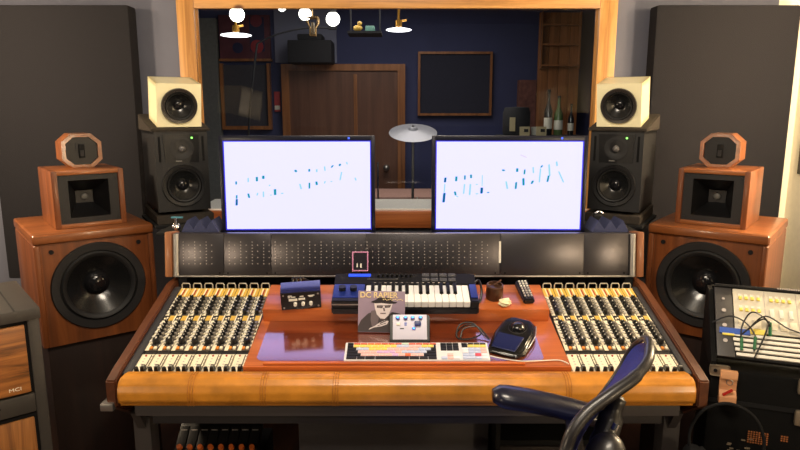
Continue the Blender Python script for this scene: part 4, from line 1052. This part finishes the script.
# ------------------------------------------------------------------ rack case on the right
rz = R(-20)
ux = Vector((math.cos(rz), math.sin(rz))); bk = Vector((-math.sin(rz), math.cos(rz)))
cor = Vector((.868, 1.654)); W = .56; D = .245
c = cor + ux * (W / 2) + bk * (D / 2)
o = thing('flight_case', 'black road case with metal corners carrying the pale mixer at right', 'road case', (c.x, c.y, 0), rz)
hw, hd = W / 2, D / 2
CASE = mat('case_black', (8, 8, 8), .65, spec=.15, noise=.15, nscale=90)
b = MB()
b.ab((-hw, -hd, .10), (hw, hd, .79), CASE, .006)
b.prism([(-hd, .79), (-hd, .812), (-hd + .19, .968), (hd, .968), (hd, .79)], -hw, -hw + .012, CASE, MYZ)
b.prism([(-hd, .79), (-hd, .812), (-hd + .19, .968), (hd, .968), (hd, .79)], hw - .012, hw, CASE, MYZ)
b.ab((-hw, hd - .012, .79), (hw, hd, .968), CASE)
b.build('case_body', o)
MB().ab((-hw + .01, -hd + .01, .0), (hw - .01, hd - .01, .10), VOID).build('base_riser', o)
FIT = mat('case_fitting', (150, 136, 116), .45, metal=.6)
MB().ab((-hw - .003, -hd - .004, .772), (-hw + .05, -hd, .802), FIT, .008).cyl((-hw + .012, -hd - .004, .787), (-hw + .012, -hd - .006, .787), .005, MATTE, n=10).cyl((-hw + .035, -hd - .004, .787), (-hw + .035, -hd - .006, .787), .005, MATTE, n=10).build('corner_fitting', o)
for z in (.752, .662):
    MB().box((-hw + .255, -hd - .006, z + .02), (.085, .012, .045), FIT, .008).box((-hw + .255, -hd - .013, z + .02), (.04, .006, .022), SILVER, .003).build('latch', o)
MB().ab((-hw, -hd - .003, .692), (hw, -hd, .704), MATTE).build('lid_seam', o)
for gx, n_ in ((.11, 8), (.19, 3)):
    gr = MB()
    for k in range(n_):
        for r in range(6 if n_ > 4 else 3): gr.box((-hw + gx + k * .0065, -hd - .002, .62 - r * .0062), (.0042, .003, .0032), mat('grille_copper', (190, 120, 74), .4, metal=.5))
    gr.build('vent_grille', o)
for k in range(10): MB().box((-hw + .06 + random.random() * .09, -hd - .002, .55 + random.random() * .05), (.01, .003, .003), FIT).build('rivet', o)

# mixer in the slanted top
al = math.atan2(.163, .19)
MM = T(c.x, c.y, 0) @ RZ(rz) @ T(-hw + .014, -hd + .006, .826) @ RX(al)
MW, ML = W - .03, .236
o = thing('rack_mixer', 'cream rack mixer with yellow buttons in the slanted top of road case', 'mixer', M=MM)
MB().ab((0, 0, -.012), (MW, ML, 0), MATTE).build('chassis', o)
er = MB().ab((0, .0, 0), (.045, ML, .004), DARKGREY, .001).build('rack_ear', o)
for v in (.05, .10, .15, .19): MB().cyl((.022, v, .004), (.022, v, .0055), .006 if v != .19 else .004, DOT, n=12).build('screw', er)
PAN = mat('mixer_cream', (210, 203, 184), .45)
MB().ab((.048, .085, 0), (MW, ML - .008, .005), PAN, .001).build('panel', o)
MB().ab((.0, ML - .007, 0), (MW, ML + .002, .012), MATTE, .001).build('top_vent', o)
tk = MB()
for k in range(30): tk.box((.165 + k * .0058, ML + .0, .0125), (.003, .005, .001), DOT)
tk.build('vent_slots', o)
YB = mat('mixer_yellow', (226, 204, 96), .4)
for gI, gx in enumerate((.066, .145, .222)):
    for r in range(2):
        for k in range(4):
            if gI > 0 and r: continue
            MB().box((gx + k * .0155, .196 - r * .04, .007), (.0085, .010, .005), YB, .001).build('yellow_button', o)
            MB().box((gx + k * .0155, .208 - r * .04, .0055), (.0085, .007, .0015), WHITE).build('button_label', o)
for gx in (.145, .168, .192, .225, .250): MB().box((gx, .152, .006), (.010, .028, .004), WHITE, .001).build('white_slider', o)
for gx in (.066, .105, .145, .17, .195): MB().box((gx, .112, .006), (.018, .030, .003), mat('pale_switch', (214, 206, 184), .4), .001).build('pale_switch', o)
dv = MB()
for gx in (.128, .208, .29): dv.ab((gx, .09, .005), (gx + .0015, ML - .01, .0056), DOT)
dv.build('panel_groove', o)
# striped patch rows at the bottom
for k in range(5):
    MB().ab((.048 - .002 * k, .006 + k * .0155, 0), (MW, .0152 + k * .0155, .006), WHITE, .0008).build('patch_row', o)
MB().ab((.008, .072, .004), (.085, .090, .0085), mat('tape_blue', (30, 76, 168), .5)).ab((.085, .078, .004), (.125, .094, .0085), mat('tape_yellow', (216, 196, 84), .5)).ab((.015, .066, .004), (.045, .072, .0086), MATS['tape_yellow']).build('label_strip', o)
MB().box((.218, .088, .008), (.012, .018, .006), BLUEK, .001).build('blue_button', o)
# patch cables on the mixer
o = thing('patch_cables', 'black patch cables with green sleeves draped across the cream rack mixer', 'cable', M=MM)
for P in ([(-.01, .10, .012), (.03, .115, .03), (.07, .10, .03), (.095, .06, .022), (.09, .02, .012)], [(.06, .03, .012), (.06, .08, .035), (.085, .125, .045), (.12, .115, .035), (.135, .095, .012)], [(.075, .075, .03), (.12, .12, .04), (.18, .095, .025), (.26, .08, .018), (.36, .085, .012)], [(.09, .0, .012), (.115, .06, .03), (.13, .11, .03)], [(.06, .06, .03), (.1, .10, .04), (.12, .112, .035), (.135, .10, .02)]):
    MB().tube(P, .0022, BLACK, 8, smooth=6).build('cable', o)
GS = mat('green_sleeve', (30, 104, 60), .45)
for P in ([(.060, .02, .012), (.060, .055, .022)], [(.091, .025, .014), (.0945, .06, .022)], [(.134, .078, .008), (.134, .112, .022)]):
    MB().tube(P, .0042, GS, 10).build('green_sleeve', o)

# wooden holder with red clip, and headphones hanging from it
o = thing('headphone_hanger', 'pale wooden block hanger fixed on the front of the road case', 'hanger', M=T(c.x, c.y, 0) @ RZ(rz) @ T(-hw + .045, -hd - .0045, .702) @ Matrix.Scale(.82, 4))
MB().ab((-.026, -.022, .085), (.026, -.001, .112), HOLDERWOOD, .002).build('upper_block', o)
MB().ab((-.026, -.012, .0), (.026, -.001, .085), HOLDERWOOD, .001).build('back_board', o)
MB().hexa([(-.026, -.034, .0), (.026, -.034, .0), (.026, -.012, .0), (-.026, -.012, .0), (-.026, -.034, .028), (.026, -.034, .028), (.026, -.012, .046), (-.026, -.012, .046)], HOLDERWOOD, bev=.0015).build('lower_block', o)
MB().box((-.002, -.030, .043), (.036, .010, .007), mat('clip_red', (170, 34, 26), .4), .002, rot=(0, R(-38), 0)).build('red_clip', o)
MB().lathe([(.009, 0), (.011, .001), (.009, .002)], front(.004, -.012, .072), SILVER, 16).build('screw_ring', o)
hp = thing('headphones', 'black headphones hanging below the wooden hanger by the road case', 'headphones', M=T(c.x, c.y, 0) @ RZ(rz) @ T(-hw + .045, -hd - .068, .500))
MB().tube([(-.085, 0, .06), (-.09, 0, .13), (-.06, 0, .195), (0, 0, .222), (.06, 0, .195), (.09, 0, .13), (.085, 0, .06)], .0045, MATTE, 10, smooth=6).build('headband', hp)
for s in (-1, 1):
    e = MB().lathe([(0, -.02), (.036, -.02), (.045, -.01), (.045, .012), (.036, .02), (0, .022)], T(s * .085, 0, .03) @ RY(s * R(80)) @ Matrix.Diagonal((1.25, 1, 1, 1)), MATTE, 28).build('ear_cup', hp)
    MB().lathe([(.026, -.024), (.038, -.034), (.046, -.022), (.042, -.012)], T(s * .085, 0, .03) @ RY(s * R(80)) @ Matrix.Diagonal((1.25, 1, 1, 1)), RUBBER, 28).build('ear_pad', e)
MB().tube([(-.085, -.01, -.02), (-.1, -.02, -.1), (-.06, -.03, -.22), (-.09, -.02, -.35), (-.05, -.03, -.42)], .003, BLACK, 8, smooth=6).build('cable', hp)

# poster on the right wall
o = thing('wall_poster', 'small dark photograph print pinned on the cream wall at right edge', 'picture', (XR, 2.80, 1.21), 0)
MB().ab((-.004, -.09, 0), (0, .085, .16), mat('poster_dark', (46, 42, 32), .5, noise=.9, nscale=26)).build('print', o)
MB().ab((-.006, -.003, .15), (-.004, .003, .156), SILVER).build('pin', o)

# ------------------------------------------------------------------ office chair
o = thing('office_chair', 'black mesh swivel chair turned sideways in front of the console', 'chair', (.14, 1.33, 0), 0)
CH = mat('chair_black', (30, 28, 29), .38, coat=.15)
MESH = mat('chair_mesh_screen_tint', (30, 42, 120), .5, noise=.25, nscale=300)  # monitor light painted in: blue stands in the black mesh colour
wo = lambda x, y, z: (x - .14, y - 1.33, z)
near = [wo(0.301, 1.071, 0.797), wo(0.307, 1.087, 0.829), wo(0.317, 1.103, 0.861), wo(0.332, 1.110, 0.898), wo(0.364, 1.125, 0.929), wo(0.412, 1.141, 0.957), wo(0.462, 1.165, 0.979), wo(0.500, 1.199, 0.998), wo(0.521, 1.241, 1.007)]
far = [wo(0.387, 1.361, 0.607), wo(0.397, 1.388, 0.642), wo(0.414, 1.408, 0.697), wo(0.441, 1.427, 0.742), wo(0.476, 1.435, 0.790), wo(0.513, 1.444, 0.836), wo(0.538, 1.442, 0.884), wo(0.549, 1.438, 0.914), wo(0.557, 1.423, 0.943)]
top = [wo(0.539, 1.292, 1.007), wo(0.554, 1.351, 0.992), wo(0.562, 1.397, 0.968)]
nr = spline([Vector(p) for p in near], 4); fa = spline([Vector(p) for p in far], 4)
rim = near + top + far[::-1]
MB().tube(rim, [.0125] * 6 + [.0105] * 2 + [.0085] + [.007] * 3 + [.007] * 9, CH, 10, closed=True, smooth=6).build('back_frame', o, ang=60)
rows = []
for a_, b_ in zip(nr, fa):
    row = []
    for q in range(9):
        t_ = q / 8; p = a_.lerp(b_, t_); p = p + Vector((.018 * math.sin(PI * t_), 0.0, -.012 * math.sin(PI * t_))); row.append(p)
    rows.append(row)
tc = [Vector(p) for p in top]
last = rows[-1]; e = spline([Vector(near[-1])] + tc + [Vector(far[-1])], 2)
rows.append([last[k].lerp(e[min(k, len(e) - 1)], .7) for k in range(9)])
MB().loft(rows, MESH, .003).build('backrest', o, ang=60)
# lumbar pad and rear support
MB().tube([wo(0.410, 1.180, 0.726), wo(0.419, 1.200, 0.781), wo(0.433, 1.219, 0.828), wo(0.451, 1.237, 0.870), wo(0.464, 1.243, 0.904)], [.032, .030, .026, .018, .010], CH, 14, smooth=4).build('back_support', o, ang=60)
MB().sph(wo(0.406, 1.144, 0.810), (.040, .05, .062), CH, 24, rot=(0, .25, 0)).build('lumbar_pad', o, ang=60)
MB().cyl(wo(0.436, 1.184, 0.858), wo(0.442, 1.186, 0.870), .007, CHROME, n=10).build('adjuster', o)
# arms
def arm(y, zt, x0, x1, yaw=0):
    A = MB(); rows = []
    n = 14
    for i in range(n + 1):
        t_ = i / n; x = x0 + (x1 - x0) * t_
        wv = .040 * (min(1, (t_ + .04) / .14) ** .5) * (1 if t_ < .8 else 1 - (t_ - .8) * .8)
        th = .024 * (min(1, (t_ + .04) / .12) ** .5)
        cz = zt - .024 - .052 * t_ ** 1.4
        rows.append([Vector(wo(x, y + wv * math.cos(2 * PI * k / 14) + yaw * t_, cz + th * math.sin(2 * PI * k / 14))) for k in range(15)])
    t = bmesh.new(); V = [[t.verts.new(p) for p in r[:14]] for r in rows]
    for a2, b2 in zip(V, V[1:]):
        for k in range(14): t.faces.new([a2[k], a2[(k + 1) % 14], b2[(k + 1) % 14], b2[k]])
    t.faces.new(V[0]); t.faces.new(V[-1]); bmesh.ops.recalc_face_normals(t, faces=t.faces)
    A.add(t, None, mat('arm_pad', (18, 20, 38), .3, coat=.2))  # black pad, navy because blue monitor light is put into the colour
    p = A.build('arm_pad', o, ang=60)
    MB().tube([wo((x0 + x1) / 2 + .06, y, zt - .05), wo((x0 + x1) / 2 + .08, y, .62), wo((x0 + x1) / 2 + .02, (y + 1.33) / 2, .53)], .018, CH, 10, smooth=4).build('arm_post', o)
arm(1.34, .882, .212, .455)
# seat and base, mostly below the frame
rows = []
for i in range(9):
    a_ = i / 8; rows.append([wo(-.12 + .46 * a_, 1.10 + .44 * b_ / 8, .55 + .015 * math.cos(PI * (a_ - .1)) + .02 * abs(b_ / 4 - 1) ** 2) for b_ in range(9)])
MB().loft(rows, MESH, .02).build('seat', o, ang=60)
MB().cyl(wo(.14, 1.33, .12), wo(.14, 1.33, .53), .03, CH).box(wo(.16, 1.33, .51), (.2, .16, .05), CH, .01).build('column', o)
for k in range(5):
    a_ = R(72 * k + 18); ex, ey = .27 * math.cos(a_), .27 * math.sin(a_)
    lgp = MB().tube([(0, 0, .13), (ex, ey, .085)], [.03, .018], CH, 10).build('base_leg', o)
    MB().cyl((ex - .02 * math.sin(a_), ey + .02 * math.cos(a_), .03), (ex + .02 * math.sin(a_), ey - .02 * math.cos(a_), .03), .03, BLACK, n=18).cyl((ex, ey, .05), (ex, ey, .09), .008, CHROME, n=10).build('caster', lgp)
MB().tube([wo(.20, 1.32, .52), wo(.32, 1.29, .54), wo(0.410, 1.180, 0.726)], .028, CH, 12, smooth=4).build('spine', o)
